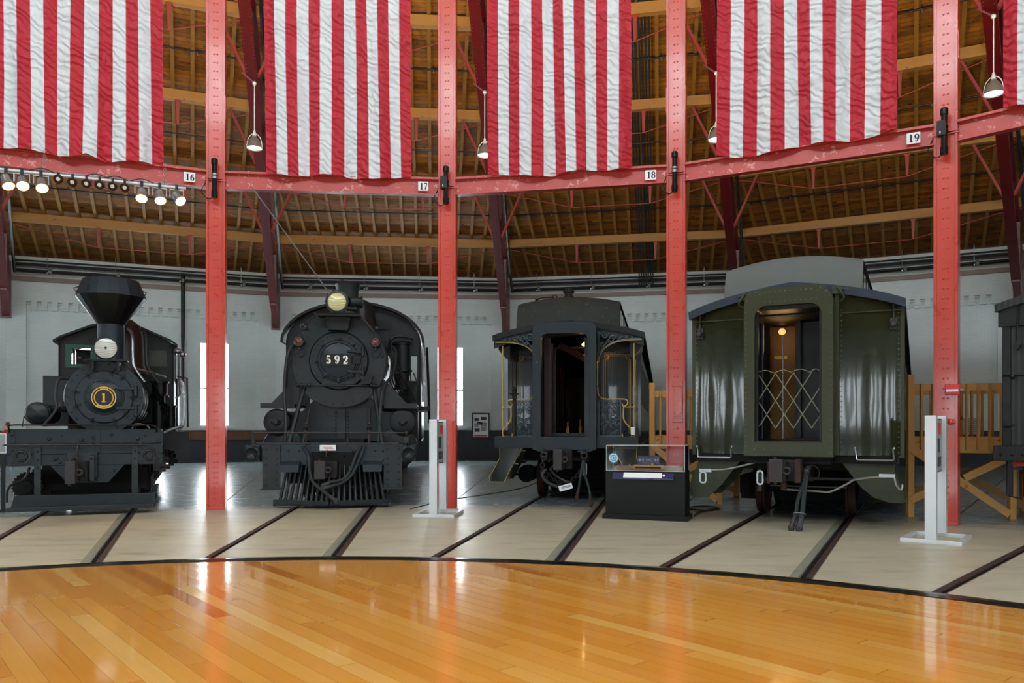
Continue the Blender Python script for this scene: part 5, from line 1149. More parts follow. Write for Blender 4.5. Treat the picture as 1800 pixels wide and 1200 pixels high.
# sides of the body
for s in (-1, 1):
    mb = MB(t); a, b = sorted((s * 1.42, s * 1.48))
    mb.box(a, b, 18.3, 36, 1.10, 2.15); mb.box(a, b, 18.3, 36, 3.10, 3.60); q = 18.3
    while q < 35.6: mb.box(a, b, q, q + .35, 2.15, 3.10); q += 1.05
    mb.build('side_wall', 'coach_dark', smooth=0)
    mb = MB(t); mb.box(s * 1.44 - .005, s * 1.44 + .005, 18.3, 36, 2.15, 3.10); mb.build('side_windows', 'glass_dark', smooth=0)
    for z in (1.18, 2.12, 3.13): gold(t, [(s * 1.487, 18.35, z), (s * 1.487, 36, z)], .006, name='side_lining')
    # corner post and eave bracket
    mb = MB(t); mb.box(s * 1.46 - .05, s * 1.46 + .05, 18.15, 18.30, 1.3, 3.5); mb.prism([(s * 1.55, 3.44), (s * 1.55, 3.30), (s * 1.46, 3.18), (s * 1.40, 3.10), (s * 1.30, 3.10), (s * 1.30, 3.44)], 17.3, 18.3); mb.build('corner_post', 'coach_dark', smooth=0)
    gold(t, [(s * 1.36, 17.28, 3.10), (s * 1.46, 17.28, 3.17), (s * 1.55, 17.28, 3.30), (s * 1.57, 17.28, 3.44)], .006, name='eave_lining', sm=4)
    # pierced spandrel
    A0 = [(s * .66, 16.98, 2.98), (s * .68, 16.98, 3.10), (s * .78, 16.98, 3.26), (s * .98, 16.98, 3.38), (s * 1.25, 16.98, 3.43), (s * 1.56, 16.98, 3.44)]
    mb = MB(t); mb.tube([(x, y + .02, z) for x, y, z in A0], .022, 6, 5); 
    mb.tube([(s * .66, 17.0, 2.95), (s * .66, 17.0, 3.62)], .02, 6)
    for cx, cz, r_, a0, tn in ((.80, 3.53, .085, 0, 1.6), (.97, 3.50, .065, 3, -1.5), (1.11, 3.50, .05, 0, 1.5), (.74, 3.33, .05, 1, 1.4), (1.24, 3.49, .035, 2, 1.3), (1.36, 3.475, .025, 0, 1.2), (.88, 3.39, .035, 2, -1.3)):
        mb.tube(spiral(s * cx, cz, r_, a0, tn * s, 18, 17.0), .015, 5)
    mb.bar((s * .69, 17.0, 3.18), (s * .95, 17.0, 3.56), .02, .02); mb.bar((s * .90, 17.0, 3.36), (s * 1.08, 17.0, 3.55), .018, .018); mb.bar((s * 1.05, 17.0, 3.42), (s * 1.20, 17.0, 3.52), .016, .016)
    mb.build('spandrel_scrollwork', 'ironwork', smooth=50)
    gold(t, [(x, y - .005, z - .02) for x, y, z in A0], .009, name='spandrel_lining', sm=5)
    gold(t, [(s * .665, 16.62, 2.45), (s * .665, 16.62, 2.95), (s * .67, 16.96, 3.0)], .009, name='post_lining')
    # ornamental gate
    x0, x1 = sorted((s * .67, s * 1.14)); y = 16.86; z0, z1 = 1.40, 2.16
    mb = MB(t); mb.frame([(x0, z0), (x1, z0), (x1, z1), (x0, z1)], [(x0 + .025, z0 + .025), (x1 - .025, z0 + .025), (x1 - .025, z1 - .025), (x0 + .025, z1 - .025)], y - .012, y + .012)
    mb.box(x0, x1, y - .008, y + .008, z1 - .115, z1 - .10)
    for q in range(6): mb.torus((x0 + .045 + q * .076, y, z1 - .065), .030, .008, (0, 1, 0), 14, 5)
    cx = (x0 + x1) / 2
    for sg in (-1, 1):
        for dx, z, r_, a0, tn in ((.11, 1.94, .075, pi / 2, 1.6), (.15, 1.78, .06, -pi / 2, -1.5), (.09, 1.63, .075, pi / 2, 1.6), (.14, 1.50, .06, -pi / 2, -1.5), (.05, 1.75, .04, 0, 1.3), (.18, 1.65, .035, 0, 1.3), (.05, 1.48, .035, pi, -1.2)):
            mb.tube(spiral(cx + sg * dx, z, r_, a0 if sg > 0 else pi - a0, tn * sg, 18, y), .0135, 5)
        mb.tube([(cx, y, 2.03), (cx + sg * .16, y, 1.86), (cx + sg * .02, y, 1.70), (cx + sg * .18, y, 1.56), (cx, y, 1.43)], .014, 5, 6)
    mb.tube([(cx, y, 1.43), (cx, y, 2.04)], .009, 5); mb.build('iron_gate', 'ironwork', smooth=50)
    gold(t, [(s * .67, 16.60, 2.42), (s * .68, 16.66, 2.30), (s * .76, 16.78, 2.19), (s * 1.05, 16.86, 2.185), (s * 1.24, 16.86, 2.17), (s * 1.27, 16.86, 2.08), (s * 1.19, 16.86, 2.03), (s * 1.16, 16.86, 2.09)], .014, 6, name='gold_handrail', sm=6)
    gold(t, [(s * 1.19, 16.84, 2.03), (s * 1.19, 16.84, 1.78), (s * 1.27, 16.84, 1.64), (s * 1.36, 16.84, 1.54), (s * 1.36, 16.84, 1.42), (s * 1.26, 16.84, 1.36), (s * 1.17, 16.84, 1.40), (s * 1.16, 16.84, 1.46)], .014, 6, name='gold_grab_iron', sm=6)
    mb = MB(t); mb.cyl((s * 1.40, 17.0, 1.2), (s * 1.40, 17.0, 3.35), .013, n=10); mb.ball((s * 1.40, 17.0, 2.02), .028, 8); mb.cyl((s * 1.2, 17.0, 2.02), (s * 1.42, 17.0, 2.02), .012); mb.build('corner_stanchion', 'brass')
    # step box and stringers
    poly = [(s * .93, 1.38), (s * 1.47, 1.38), (s * 1.46, 1.22), (s * 1.45, .95), (s * 1.60, .66), (s * 1.68, .56), (s * 1.68, .42), (s * 1.36, .42), (s * 1.10, .92), (s * .93, 1.18)]
    for y in (16.95, 18.05):
        mb = MB(t); mb.prism(poly, y, y + .03); mb.build('step_stringer', 'coach_dark', smooth=0)
    gold(t, [(x, 16.942, z) for x, z in poly + poly[:1]], .009, name='step_lining')
    gold(t, [(s * 1.44, 16.935, 1.15), (s * 1.02, 16.935, 1.15), (s * 1.02, 16.935, .98)], .007, name='step_lining')
    mb = MB(t)
    for xx, z in ((1.50, .52), (1.32, .80), (1.16, 1.08)): mb.box(min(s * xx, s * (xx - .26)), max(s * xx, s * (xx - .26)), 16.98, 18.05, z, z + .03)
    mb.build('step_treads', 'coach_dark', smooth=0)
# brake stand
mb = MB(t); mb.cyl((-1.10, 16.78, 1.38), (-1.10, 16.78, 2.30), .022); mb.torus((-1.10, 16.78, 2.30), .10, .012, (0, 0, 1), 24, 6); mb.cyl((-1.10, 16.78, 2.28), (-1.10, 16.78, 2.42), .03); mb.ball((-1.10, 16.78, 2.42), .05, 10, (1.4, 1, .7)); mb.ball((-1.10, 16.78, 2.2), .04, 8); mb.build('brake_stand', 'black')
# underframe
coupler(t, .02, 15.95, .95, .36, .42)
for x in (-.40, .42):
    mb = MB(t); mb.torus((x, 16.3, 1.02), .06, .018, (0, 1, 0), 18, 6); mb.cyl((x, 16.35, 1.1), (x, 16.5, 1.15), .03); mb.build('chain_eye', 'castiron')
chain(t, [(-.40, 16.25, .96), (-.42, 16.22, .75), (-.36, 16.22, .55)], .045)
chain(t, [(-.36, 16.2, .72), (-.12, 16.15, .50), (.10, 16.15, .46)], .03)
chain(t, [(.42, 16.25, .95), (.40, 16.2, .78), (.25, 16.2, .58), (.12, 16.2, .46)], .035)
mb = MB(t); mb.frame(rrect(.40, .49, .62, .88, .04, 4), rrect(.42, .47, .64, .86, .02, 4), 16.18, 16.20); mb.build('safety_link', 'steel', smooth=30)
hose(t, [(-.34, 16.15, .74), (-.40, 16.1, .62), (-.28, 16.05, .48), (-.05, 16.0, .40), (.02, 16.0, .39)], .035)
hose(t, [(-.18, 16.2, .82), (-.24, 16.15, .74), (-.1, 16.1, .60), (.08, 16.1, .50)], .022)
hose(t, [(.42, 16.1, .92), (.39, 16.0, .70), (.36, 15.95, .45), (.32, 15.9, .22)], .026, ends='rust')
hose(t, [(.44, 16.1, .92), (.46, 16.0, .68), (.56, 15.9, .38), (.60, 15.8, .12)], .026, ends='rust')
mb = MB(t); mb.bar((-.04, 15.93, .365), (.22, 15.93, .44), .006, .11, (0, 0, 1)); tg = mb.build('paper_tag', 'white_sign', smooth=0)
mb = MB(t); mb.bar((.01, 15.925, .40), (.18, 15.925, .445), .004, .012); mb.bar((.01, 15.925, .375), (.19, 15.925, .42), .004, .010); mb.build('tag_print', 'print_dark', tg, smooth=0)
mb = MB(t); mb.box(1.34, 1.42, 16.80, 16.805, 1.44, 1.60); mb.build('small_tag', 'white_sign', smooth=0)
mb = MB(t); mb.box(-1.3, 1.3, 18.5, 36, .95, 1.15); mb.box(-.5, .5, 16.6, 18.6, .9, 1.2); mb.box(-1.1, 1.1, 18.0, 18.3, .85, 1.1)
for s in (-1, 1): mb.box(s * 1.02 - .07, s * 1.02 + .07, 18.3, 21.4, .38, .66)
mb.build('underframe', 'soot', smooth=0)
for r in (18.65, 20.7, 31.5, 33.5):
    for x in (-.76, .76): wheel(t, x, r, .44)
    axle(t, r, .44)
mb = MB(t)
for q in range(7): a = 2 * pi * q / 7; mb.box(-1.12 + .14 * cos(a) - .05, -1.12 + .14 * cos(a) + .05, 18.4, 18.6, .52 + .14 * sin(a) - .05, .52 + .14 * sin(a) + .05)
mb.cyl((-1.12, 18.35, .52), (-1.12, 18.75, .52), .2); mb.build('journal_box', 'soot', smooth=0)

mb = MB(t); mb.box(-1.42, 1.42, 29.0, 29.1, 1.3, 3.5); mb.build('saloon_light_block', 'mahogany', smooth=0)  # added wall that stops window light showing through the car
mb = MB(t); mb.box(-.64, .64, 19.1, 20.2, .15, .98); mb.build('truck_light_block', 'soot', smooth=0, bevel=.05)  # added box between the wheels, keeps the underside dark
mb = MB(t); mb.box(-.9, .9, 22.5, 25.5, .25, .98); mb.build('underfloor_light_block', 'soot', smooth=0)  # second added box, shuts out light from further back
# ================================================================== OLIVE CAR
k = 2
t = thing('passenger_car', 'olive green riveted steel passenger car with a scissor gate across its end door', 'railway car', k, (0, 14.0, 0)); r0 = 14.30
zr = car_roof(t, r0 - .08, 34.6, 1.66, 3.54, 3.92, .10, 1.06, 4.24, 4.38, 'olive_roof', 'olive_edge', .22)
# curved end sheets left and right of the frame
for s in (-1, 1):
    n = 10; P = []
    for i in range(n + 1):
        u = i / n; x = s * (.66 + .96 * u); y = r0 + .02 + .10 * u ** 3
        P += [(x, y, 1.15), (x, y, zr(min(abs(x), 1.6)) - .10)]
    F = [(2 * i, 2 * i + 2, 2 * i + 3, 2 * i + 1) if s > 0 else (2 * i + 1, 2 * i + 3, 2 * i + 2, 2 * i) for i in range(n)]
    mb = MB(t); mb.add(P, F); mb.add([(x, y + .03, z) for x, y, z in P], [tuple(reversed(f)) for f in F]); mb.build('end_sheet', 'olive_gloss', smooth=60)
    mb = MB(t); x = s * 1.60; mb.box(x - .045, x + .045, r0 + .11, r0 + .22, 1.12, 3.52); mb.box(min(s * .66, s * .72), max(s * .66, s * .72), r0 - .10, r0 + .04, 1.15, 3.78); mb.build('corner_post', 'olive', smooth=0, bevel=.006)
    mb = MB(t)
    for q in range(30):
        z = 1.2 + q * .08
        if z < 3.5: mb.dome((s * .75, r0 + .02, z), .011); mb.dome((s * 1.56, r0 + .10, z), .009)
    for q in range(12):
        x = .78 + q * .07; mb.dome((s * x, r0 + .03 + .1 * ((x - .66) / .96) ** 3, 3.46), .011); mb.dome((s * x, r0 + .03 + .1 * ((x - .66) / .96) ** 3, 3.50 if 0 else 1.22), .010)
    mb.build('rivets', 'rivet')
    mb = MB(t); mb.box(min(s * .74, s * 1.60), max(s * .74, s * 1.60), r0 - .0, r0 + .03, 3.385, 3.40); mb.build('sheet_seam', 'olive', smooth=0)
    # conduit along the roof to a marker socket
    mb = MB(t); mb.tube([(s * .70, r0 - .10, 3.78), (s * 1.1, r0 - .02, 3.68), (s * 1.44, r0 + .02, 3.56), (s * 1.49, r0 + .04, 3.46), (s * 1.49, r0 + .04, 3.24)], .016, 8, 5); mb.tube([(s * .72, r0 - .02, 3.74), (s * 1.2, r0 + .01, 3.60)], .010, 6); mb.build('conduit', 'olive_dark')
    mb = MB(t); mb.box(s * .70 - .07, s * .70 + .07, r0 - .16, r0, 3.68, 3.80); mb.tube([(s * .70, r0 - .17, 3.78), (s * .80, r0 - .17, 3.62), (s * .74, r0 - .12, 3.56)], .02, 6, 4); mb.build('junction_box', 'olive_dark', smooth=30)
    mb = MB(t); mb.ball((s * 1.49, r0 - .0, 3.18), .055, 10); mb.cyl((s * 1.49, r0 - .05, 3.18), (s * 1.49, r0 + .1, 3.18), .035); mb.box(s * 1.49 - .05, s * 1.49 + .05, r0 + .04, r0 + .08, 3.10, 3.28); mb.build('marker_socket', 'castiron')
    # U-shaped bottom grab
    x0, x1 = sorted((s * (.98 if s > 0 else .95), s * 1.50)); mb = MB(t); mb.tube([(x0 - .03, r0 + .02, 1.26), (x0, r0 - .05, 1.09), (x0 + .03, r0 - .05, 1.085), (x1 - .02, r0 - .05, 1.085), (x1, r0 - .05, 1.10), (x1 - .02, r0 + .05, 1.26)], .013, 6); mb.ball((x0 - .03, r0, 1.27), .022, 6); mb.ball((x1, r0 + .02, 1.27), .022, 6); mb.build('sill_step_rail', 'steel')
    # curved step fairing
    if s > 0: poly = [(.70, 1.10), (1.52, 1.10), (1.50, .92), (1.60, .66), (1.66, .44), (1.45, .42), (1.20, .50), (1.02, .66)]
    else: poly = [(-.78, 1.10), (-1.52, 1.10), (-1.56, .92), (-1.66, .70), (-1.70, .44), (-1.60, .38), (-1.36, .40), (-1.14, .62)]
    for y in (r0 + .10, r0 + 1.15): mb = MB(t); mb.prism(poly, y, y + .03); mb.build('step_fairing', 'olive_dark', smooth=0)
    mb = MB(t)
    for xx, z in ((1.56, .52), (1.40, .78)): mb.box(min(s * xx, s * (xx - .26)), max(s * xx, s * (xx - .26)), r0 + .13, r0 + 1.15, z, z + .03)
    for q in range(7): mb.dome((s * (1.62 - q * .03), r0 + .10, .50 + q * .07), .01)
    mb.build('step_treads', 'olive_dark', smooth=30)
    # side walls
    mb = MB(t); a, b = sorted((s * 1.50, s * 1.56)); mb.box(a, b, r0 + .22, 34.5, 1.02, 2.15); mb.box(a, b, r0 + .22, 34.5, 3.05, 3.52); q = r0 + .22; mb.box(a, b, q, q + 2.2, 2.15, 3.05)
    q += 2.2
    while q < 33.8: mb.box(a, b, q + .85, q + 1.2, 2.15, 3.05); q += 1.2
    mb.build('side_wall', 'olive_gloss', smooth=0)
    mb = MB(t); mb.box(s * 1.52 - .005, s * 1.52 + .005, r0 + 2.4, 34.5, 2.15, 3.05); mb.build('side_windows', 'glass_dark', smooth=0)
    mb = MB(t); mb.tube([(s * 1.62, r0 + .30, 1.5), (s * 1.63, r0 + .30, 1.55), (s * 1.63, r0 + .30, 3.0), (s * 1.60, r0 + .30, 3.05)], .014, 6); mb.tube([(s * 1.60, r0 + .9, 1.3), (s * 1.63, r0 + .9, 1.4), (s * 1.63, r0 + .9, 3.0), (s * 1.60, r0 + .9, 3.05)], .014, 6); mb.build('grab_iron', 'black')
# diaphragm frame
fo_ = rrect(-.67, .67, 1.13, 3.80, .26, 6, (0, 0, 1, 1)); fi_ = rrect(-.50, .50, 1.36, 3.52, .18, 6, (0, 0, 1, 1))
mb = MB(t); mb.frame(fo_, fi_, 13.85, 14.28); mb.build('end_frame', 'olive', smooth=25, bevel=.008)
mb = MB(t)
for q in range(27):
    z = 1.2 + q * .086
    for x in (-.635, .635): mb.dome((x, 13.85, z), .009)
for q in range(12):
    x = -.42 + q * .077; mb.dome((x, 13.85, 3.74 if abs(x) < .36 else 3.71), .009); mb.dome((x, 13.85, 3.58), .008)
for a in (20, 45, 70):
    for s in (-1, 1): mb.dome((s * (.41 + .22 * cos(radians(a))), 13.85, 3.54 + .22 * sin(radians(a))), .009)
for q in range(8): mb.dome((-.5 + q * .14, 13.85, 1.24), .009)
mb.build('rivets', 'rivet')
mb = MB(t); mb.box(-.50, -.46, 13.95, 14.5, 1.36, 3.5); mb.box(.46, .50, 13.95, 14.5, 1.36, 3.5); mb.box(-.50, .50, 13.95, 14.5, 3.46, 3.52); mb.box(-.50, .50, 13.9, 15.4, 1.30, 1.38); mb.cyl((-.44, 14.2, 1.4), (-.44, 14.2, 3.3), .02); mb.build('doorway_lining', 'black', smooth=0)
# scissor gate
mb = MB(t); y = 14.05; W_ = .96; x0 = -.48; p = .272; zt_, zb_g = 2.46, 1.58
H2 = zt_ - zb_g
for i in range(-3, 5):
    for s in (-1, 1):
        xa, xb = x0 + i * p, x0 + i * p + s * p * 2; za, zz = zb_g, zt_
        # clip to the opening
        A = Vector((xa, y + .008 * s, za)); B = Vector((xb, y + .008 * s, zz)); 
        def clip(A, B, lim, sg):
            if sg * (A.x - lim) > 0 and sg * (B.x - lim) > 0: return None
            if sg * (A.x - lim) > 0: A = A.lerp(B, (lim - A.x) / (B.x - A.x))
            if sg * (B.x - lim) > 0: B = B.lerp(A, (lim - B.x) / (A.x - B.x))
            return A, B
        c_ = clip(A, B, .48, 1)
        if c_: c_ = clip(c_[0], c_[1], -.48, -1)
        if c_ and (c_[0] - c_[1]).length > .05: mb.bar(c_[0], c_[1], .006, .016, (0, 1, 0)); mb.bar(c_[0], c_[1], .016, .006, (0, 1, 0))
for i in range(4):
    xa = x0 + i * p - .02; xb = min(xa + p, .48); xm = (xa + xb) / 2; mb.tube([(xa, y, zt_ + (.0 if i % 2 else .02)), (xm, y, zt_ + .05), (xb, y, zt_)], .008, 5, 4)
mb.build('scissor_gate', paint('dull_brass_gate', S(112, 112, 92), .4, .3, bmp=0), smooth=0)
# interior
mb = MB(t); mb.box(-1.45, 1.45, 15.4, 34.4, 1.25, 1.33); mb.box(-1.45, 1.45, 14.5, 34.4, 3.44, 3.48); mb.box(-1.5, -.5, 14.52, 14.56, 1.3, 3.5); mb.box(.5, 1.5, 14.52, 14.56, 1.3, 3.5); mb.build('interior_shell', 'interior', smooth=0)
mb = MB(t); mb.box(-1.4, -.52, 15.5, 15.56, 1.35, 3.45); mb.box(-.10, 1.4, 15.5, 15.56, 1.35, 3.45); mb.box(-.02, .02, 15.3, 15.5, 1.35, 3.45); mb.build('vestibule_bulkhead', 'black', smooth=0)
mb = MB(t); mb.prism([(-.56, 1.35), (-.10, 1.35), (-.10, 3.06), (-.22, 3.14), (-.40, 3.14), (-.56, 3.06)], 16.0, 16.05); mb.box(-.60, -.02, 16.05, 16.1, 1.33, 3.44); mb.build('inner_door', 'buff', smooth=0)
mb = MB(t); mb.box(-.52, -.30, 15.98, 15.995, 2.84, 2.90); mb.build('brass_notice', 'brass', smooth=0)
mb = MB(t); mb.lathe([(.0001, 0), (.05, .02), (.07, .07), (.03, .12)], (-.36, 15.8, 3.26), (0, 0, 1), 14, False); mb.build('ceiling_lamp', 'warm_lamp')
L = bpy.data.lights.new('olive_lamp_light', 'POINT'); L.energy = 3; L.color = (1, .62, .24); L.shadow_soft_size = .25; o = bpy.data.objects.new('olive_lamp_light', L); COL.objects.link(o); o.location = wpos(2, -.30, 15.35, 3.15)
mb = MB(t); mb.cyl((-.26, 15.2, 1.4), (-.26, 15.2, 3.2), .018); mb.cyl((.40, 15.1, 2.7), (.40, 15.1, 2.85), .012); mb.box(.36, .46, 15.05, 15.12, 2.60, 2.64); mb.build('door_handrail', 'steel')
mb = MB(t); mb.box(-.18, .45, 14.9, 15.4, 1.38, 1.41); mb.build('door_mat', 'rust', smooth=0)
mb = MB(t); mb.box(-1.55, 1.55, r0 + .05, r0 + .2, 1.02, 1.16); mb.box(-.62, .62, 13.95, 14.3, 1.02, 1.14); mb.build('end_sill', 'soot', smooth=0)
coupler(t, -.03, 13.62, .92, .42, .36, flip=1)
mb = MB(t); mb.box(-.26, -.22, 13.60, 13.9, .72, 1.06); mb.box(.14, .22, 13.62, 13.9, .74, 1.1); mb.cyl((-.05, 13.8, .62), (-.05, 13.8, .75), .05); mb.build('coupler_yoke', 'rust', smooth=0)
mb = MB(t); mb.frame(rrect(-.50, -.39, .66, .90, .05, 4), rrect(-.475, -.415, .685, .875, .03, 4), 14.02, 14.045); mb.frame(rrect(-1.42, -1.30, .66, .86, .05, 4), rrect(-1.395, -1.325, .685, .835, .03, 4), 14.0, 14.03); mb.box(-1.42, -1.22, 14.0, 14.04, .85, .90); mb.build('safety_links', 'steel', smooth=30)
mb = MB(t); mb.tube([(-1.25, 14.05, .88), (-1.0, 14.05, .90), (-.7, 14.05, .97), (-.45, 14.08, 1.05)], .014, 6, 5); mb.tube([(-.10, 13.9, .62), (.45, 13.9, .60), (.62, 13.9, .60), (.85, 13.95, .72), (1.0, 14.0, .80), (1.45, 14.0, .86)], .016, 6, 5); mb.box(1.30, 1.52, 13.97, 14.02, .84, .89)
mb.tube([(1.50, 14.0, .88), (1.54, 14.0, .72), (1.60, 14.0, .66), (1.62, 14.0, .74)], .014, 6, 5); mb.build('uncoupling_lever', 'steel')
mb = MB(t); mb.ball((.28, 13.85, .90), .06, 10); mb.torus((.34, 13.95, .88), .12, .006, (0, 1, 0), 24, 5); mb.cyl((.3, 13.9, .95), (.3, 14.2, 1.0), .04); mb.build('pipe_elbow', 'castiron')
hose(t, [(.27, 13.8, .88), (.24, 13.75, .70), (.17, 13.72, .45), (.15, 13.70, .28), (.10, 13.62, .08)], .03)
hose(t, [(.29, 13.8, .86), (.27, 13.75, .66), (.25, 13.72, .42), (.24, 13.70, .28), (.21, 13.62, .09)], .036)
mb = MB(t); mb.torus((.20, 13.70, .26), .09, .007, (0, .3, 1), 24, 5); mb.build('hose_ring', 'steel')
mb = MB(t); mb.box(-1.2, 1.2, 14.6, 34.4, .9, 1.1); mb.box(-.3, .3, 14.0, 16, .8, 1.1)
for s in (-1, 1): mb.box(s * 1.0 - .07, s * 1.0 + .07, 15.6, 19.2, .40, .72); mb.box(s * 1.0 - .16, s * 1.0 + .16, 16.2, 16.5, .25, .68)
mb.box(-1.1, 1.1, 17.1, 17.5, .5, .9); mb.build('underframe', 'soot', smooth=0)
mb = MB(t); mb.box(-.55, .9, 14.85, 14.9, .72, .76); mb.box(-.4, .8, 14.75, 14.8, .60, .62); mb.box(-.62, -.55, 14.8, 14.9, .5, .9); mb.ball((-.42, 14.75, .72), .09, 10); mb.build('brake_rigging', 'castiron', smooth=30)
for r in (16.35, 18.4, 30.0, 32.2):
    for x in (-.76, .76): wheel(t, x, r, .45)
    axle(t, r, .45)

mb = MB(t); mb.box(-1.42, 1.42, 26.0, 26.1, 1.3, 3.5); mb.build('saloon_light_block', 'interior', smooth=0)  # added dark wall, keeps far window light out of the doorway
mb = MB(t); mb.box(-.64, .64, 16.8, 17.9, .15, .98); mb.build('truck_light_block', 'soot', smooth=0, bevel=.05)  # added box in the truck that blocks light from behind
mb = MB(t); mb.box(-1.2, 1.2, 20.5, 25.5, .25, .98); mb.build('underfloor_light_block', 'soot', smooth=0)  # wide added box, blocks light passing below the car floor
# ================================================================== BLACK CAR at the right edge
k = 3
t = thing('wooden_car', 'black wooden railway car cut off by the right edge of the picture', 'railway car', k, (0, 15.9, 0)); r0 = 16.0
zr = car_roof(t, r0 - .12, 34.8, 1.62, 3.55, 3.86, .09, 1.05, 4.2, 4.34, 'coach_roof', 'blackboard', .25)
mb = MB(t); mb.prism([(x, zr(x) - .06) for x in [-1.58 + .158 * i for i in range(21)]] + [(1.58, 3.20), (-1.58, 3.20)], r0 - .06, r0 - .01); mb.build('end_fascia', 'black', smooth=0, bevel=.01)
for s in (-1, 1):
    mb = MB(t); a, b = sorted((s * .50, s * 1.50)); mb.box(a, b, r0, r0 + .06, 1.28, 3.5); mb.build('end_panel', 'blackboard', smooth=0)
    mb = MB(t); x = s * 1.47; mb.box(x - .06, x + .06, r0 - .02, r0 + .12, 1.28, 3.4); mb.build('corner_post', 'black', smooth=0, bevel=.008)
    mb = MB(t); a, b = sorted((s * 1.48, s * 1.54)); mb.box(a, b, r0 + .1, 34.7, 1.15, 3.5); mb.build('side_wall', 'blackside', smooth=0)
    mb = MB(t); mb.tube([(s * 1.52, r0 - .05, 2.42), (s * 1.40, r0 - .08, 2.42), (s * 1.0, r0 - .08, 2.40)], .016, 6); mb.ball((s * 1.38, r0 - .07, 2.40), .04, 8); mb.build('end_rail', 'black')
    mb = MB(t); mb.tube([(s * 1.22, r0 - .08, 3.6), (s * 1.30, r0 - .08, 3.5), (s * 1.32, r0 - .08, 2.95)], .016, 6); mb.cyl((s * 1.32, r0 - .1, 2.88), (s * 1.32, r0 - .02, 2.88), .05); mb.build('signal_pipe', 'black')
    mb = MB(t); mb.tube([(s * 1.50, r0 - .05, 1.60), (s * 1.42, r0 - .1, 1.60), (s * 1.35, r0 - .1, 1.64)], .014, 6, 4); mb.build('grab_iron', 'black')
    mb = MB(t); mb.tube([(s * 1.46, r0 - .05, 1.1), (s * 1.46, r0 - .05, .50), (s * 1.30, r0 - .05, .47), (s * 1.22, r0 - .05, .5), (s * 1.22, r0 - .05, 1.1)], .016, 6); mb.box(min(s * 1.38, s * 1.44), max(s * 1.38, s * 1.44), r0 - .05, r0, .5, 1.1); mb.box(min(s * 1.2, s * 1.45), max(s * 1.2, s * 1.45), r0 - .06, r0 - .02, .92, .95); mb.build('corner_step', 'black', smooth=30)
mb = MB(t); mb.box(-1.62, 1.62, r0 - .22, r0 + .1, 1.06, 1.30)
for x in (-1.5, -1.35, -1.2, -1.0): mb.dome((x, r0 - .22, 1.16), .03)
mb.build('end_sill', 'black', smooth=30, bevel=.012)
mb = MB(t); mb.box(-1.36, -1.18, r0 - .15, r0 - .1, .98, 1.05); mb.build('red_tag', 'red_cloth', smooth=0)
mb = MB(t); mb.box(-.5, .5, r0 + .02, r0 + .06, 1.3, 3.5); mb.build('end_door', 'interior', smooth=0)
coupler(t, 0, 15.3, .9)
mb = MB(t); mb.box(-1.3, 1.3, r0 + .2, 34.6, .85, 1.1); mb.build('underframe', 'soot', smooth=0)
for r in (18.0, 20.0, 31, 33):
    for x in (-.76, .76): wheel(t, x, r, .44)
    axle(t, r, .44)

# ================================================================== TIMBER PLATFORMS
def platform(name, lb, A, B, C, D, zd=1.33, zrail=2.36, braces=True, ztop=2.53):
    A, B, C, D = (Vector((p[0], p[1], 0)) for p in (A, B, C, D))
    t = thing(name, lb, 'platform', None, tuple(A), 'timber boarding platforms')
    def P(a, z): return (a.x - A.x, a.y - A.y, z)
    def mbn(): return MB(None)
    def pp(mb, nm, m='pine', sm=0, bev=.004): o = mb.build(nm, m, t, smooth=sm, bevel=bev); return o
    up = (0, 0, 1)
    for (a, b) in ((A, B), (D, C), (A, D), (B, C)):
        mb = mbn(); mb.bar(P(a, zd - .07), P(b, zd - .07), .05, .24); pp(mb, 'fascia_board', 'pine_x')
    mb = mbn(); n = 9
    for i in range(n):
        u0, u1 = i / n, (i + .94) / n; q = [A.lerp(D, u0), B.lerp(C, u0), B.lerp(C, u1), A.lerp(D, u1)]
        mb.add([P(v, zd + .05) for v in q] + [P(v, zd + .09) for v in q], [(3, 2, 1, 0), (4, 5, 6, 7), (0, 1, 5, 4), (1, 2, 6, 5), (2, 3, 7, 6), (3, 0, 4, 7)])
    pp(mb, 'deck_boards', 'pine_x', bev=0)
    for v, h in ((A, ztop), (B, zrail + .05), (C, zrail), (D, zrail)):
        mb = mbn(); mb.bar(P(v, 0), P(v, h), .105, .105); pp(mb, 'post')
    for (a, b) in ((A, B), (D, C), (A, D)):
        L_ = (b - a).length; mb = mbn(); mb.bar(P(a, zrail - .06), P(b, zrail - .06), .045, .13); pp(mb, 'rail', 'pine_x')
        n = max(2, int(L_ / .17)); off = (b - a).normalized().cross(Vector((0, 0, 1))) * .045
        for i in range(1, n): q = a.lerp(b, i / n) + off; mb = mbn(); mb.bar(P(q, zd - .13), P(q, zrail), .038, .038); pp(mb, 'baluster', bev=.003)
    if braces:
        e = A.lerp(B, .53)
        for (a, za, b, zb) in ((A, 1.22, B.lerp(A, .03), .08), (e, .70, B.lerp(A, .0), 1.10), (D, 1.2, C, .10), (A, .32, A.lerp(D, .9), 1.0), (D, .3, C, 1.1), (A, .30, A.lerp(B, .35), .62)):
            mb = mbn(); q = (B - A).normalized().cross(Vector((0, 0, 1))) * .05; mb.bar(P(a + q, za), P(b + q, zb), .04, .13); pp(mb, 'brace', 'pine_x')
    return t
platform('boarding_platform', 'pine boarding platform with railings beside the right side of the olive car', (9.07, 14.01), (10.66, 13.66), (11.7, 14.95), (9.86, 15.55))
platform('boarding_platform', 'pine boarding platform with railings between the dark blue car and the olive car', (4.93, 16.6), (6.28, 16.35), (7.2, 18.3), (5.3, 18.6))

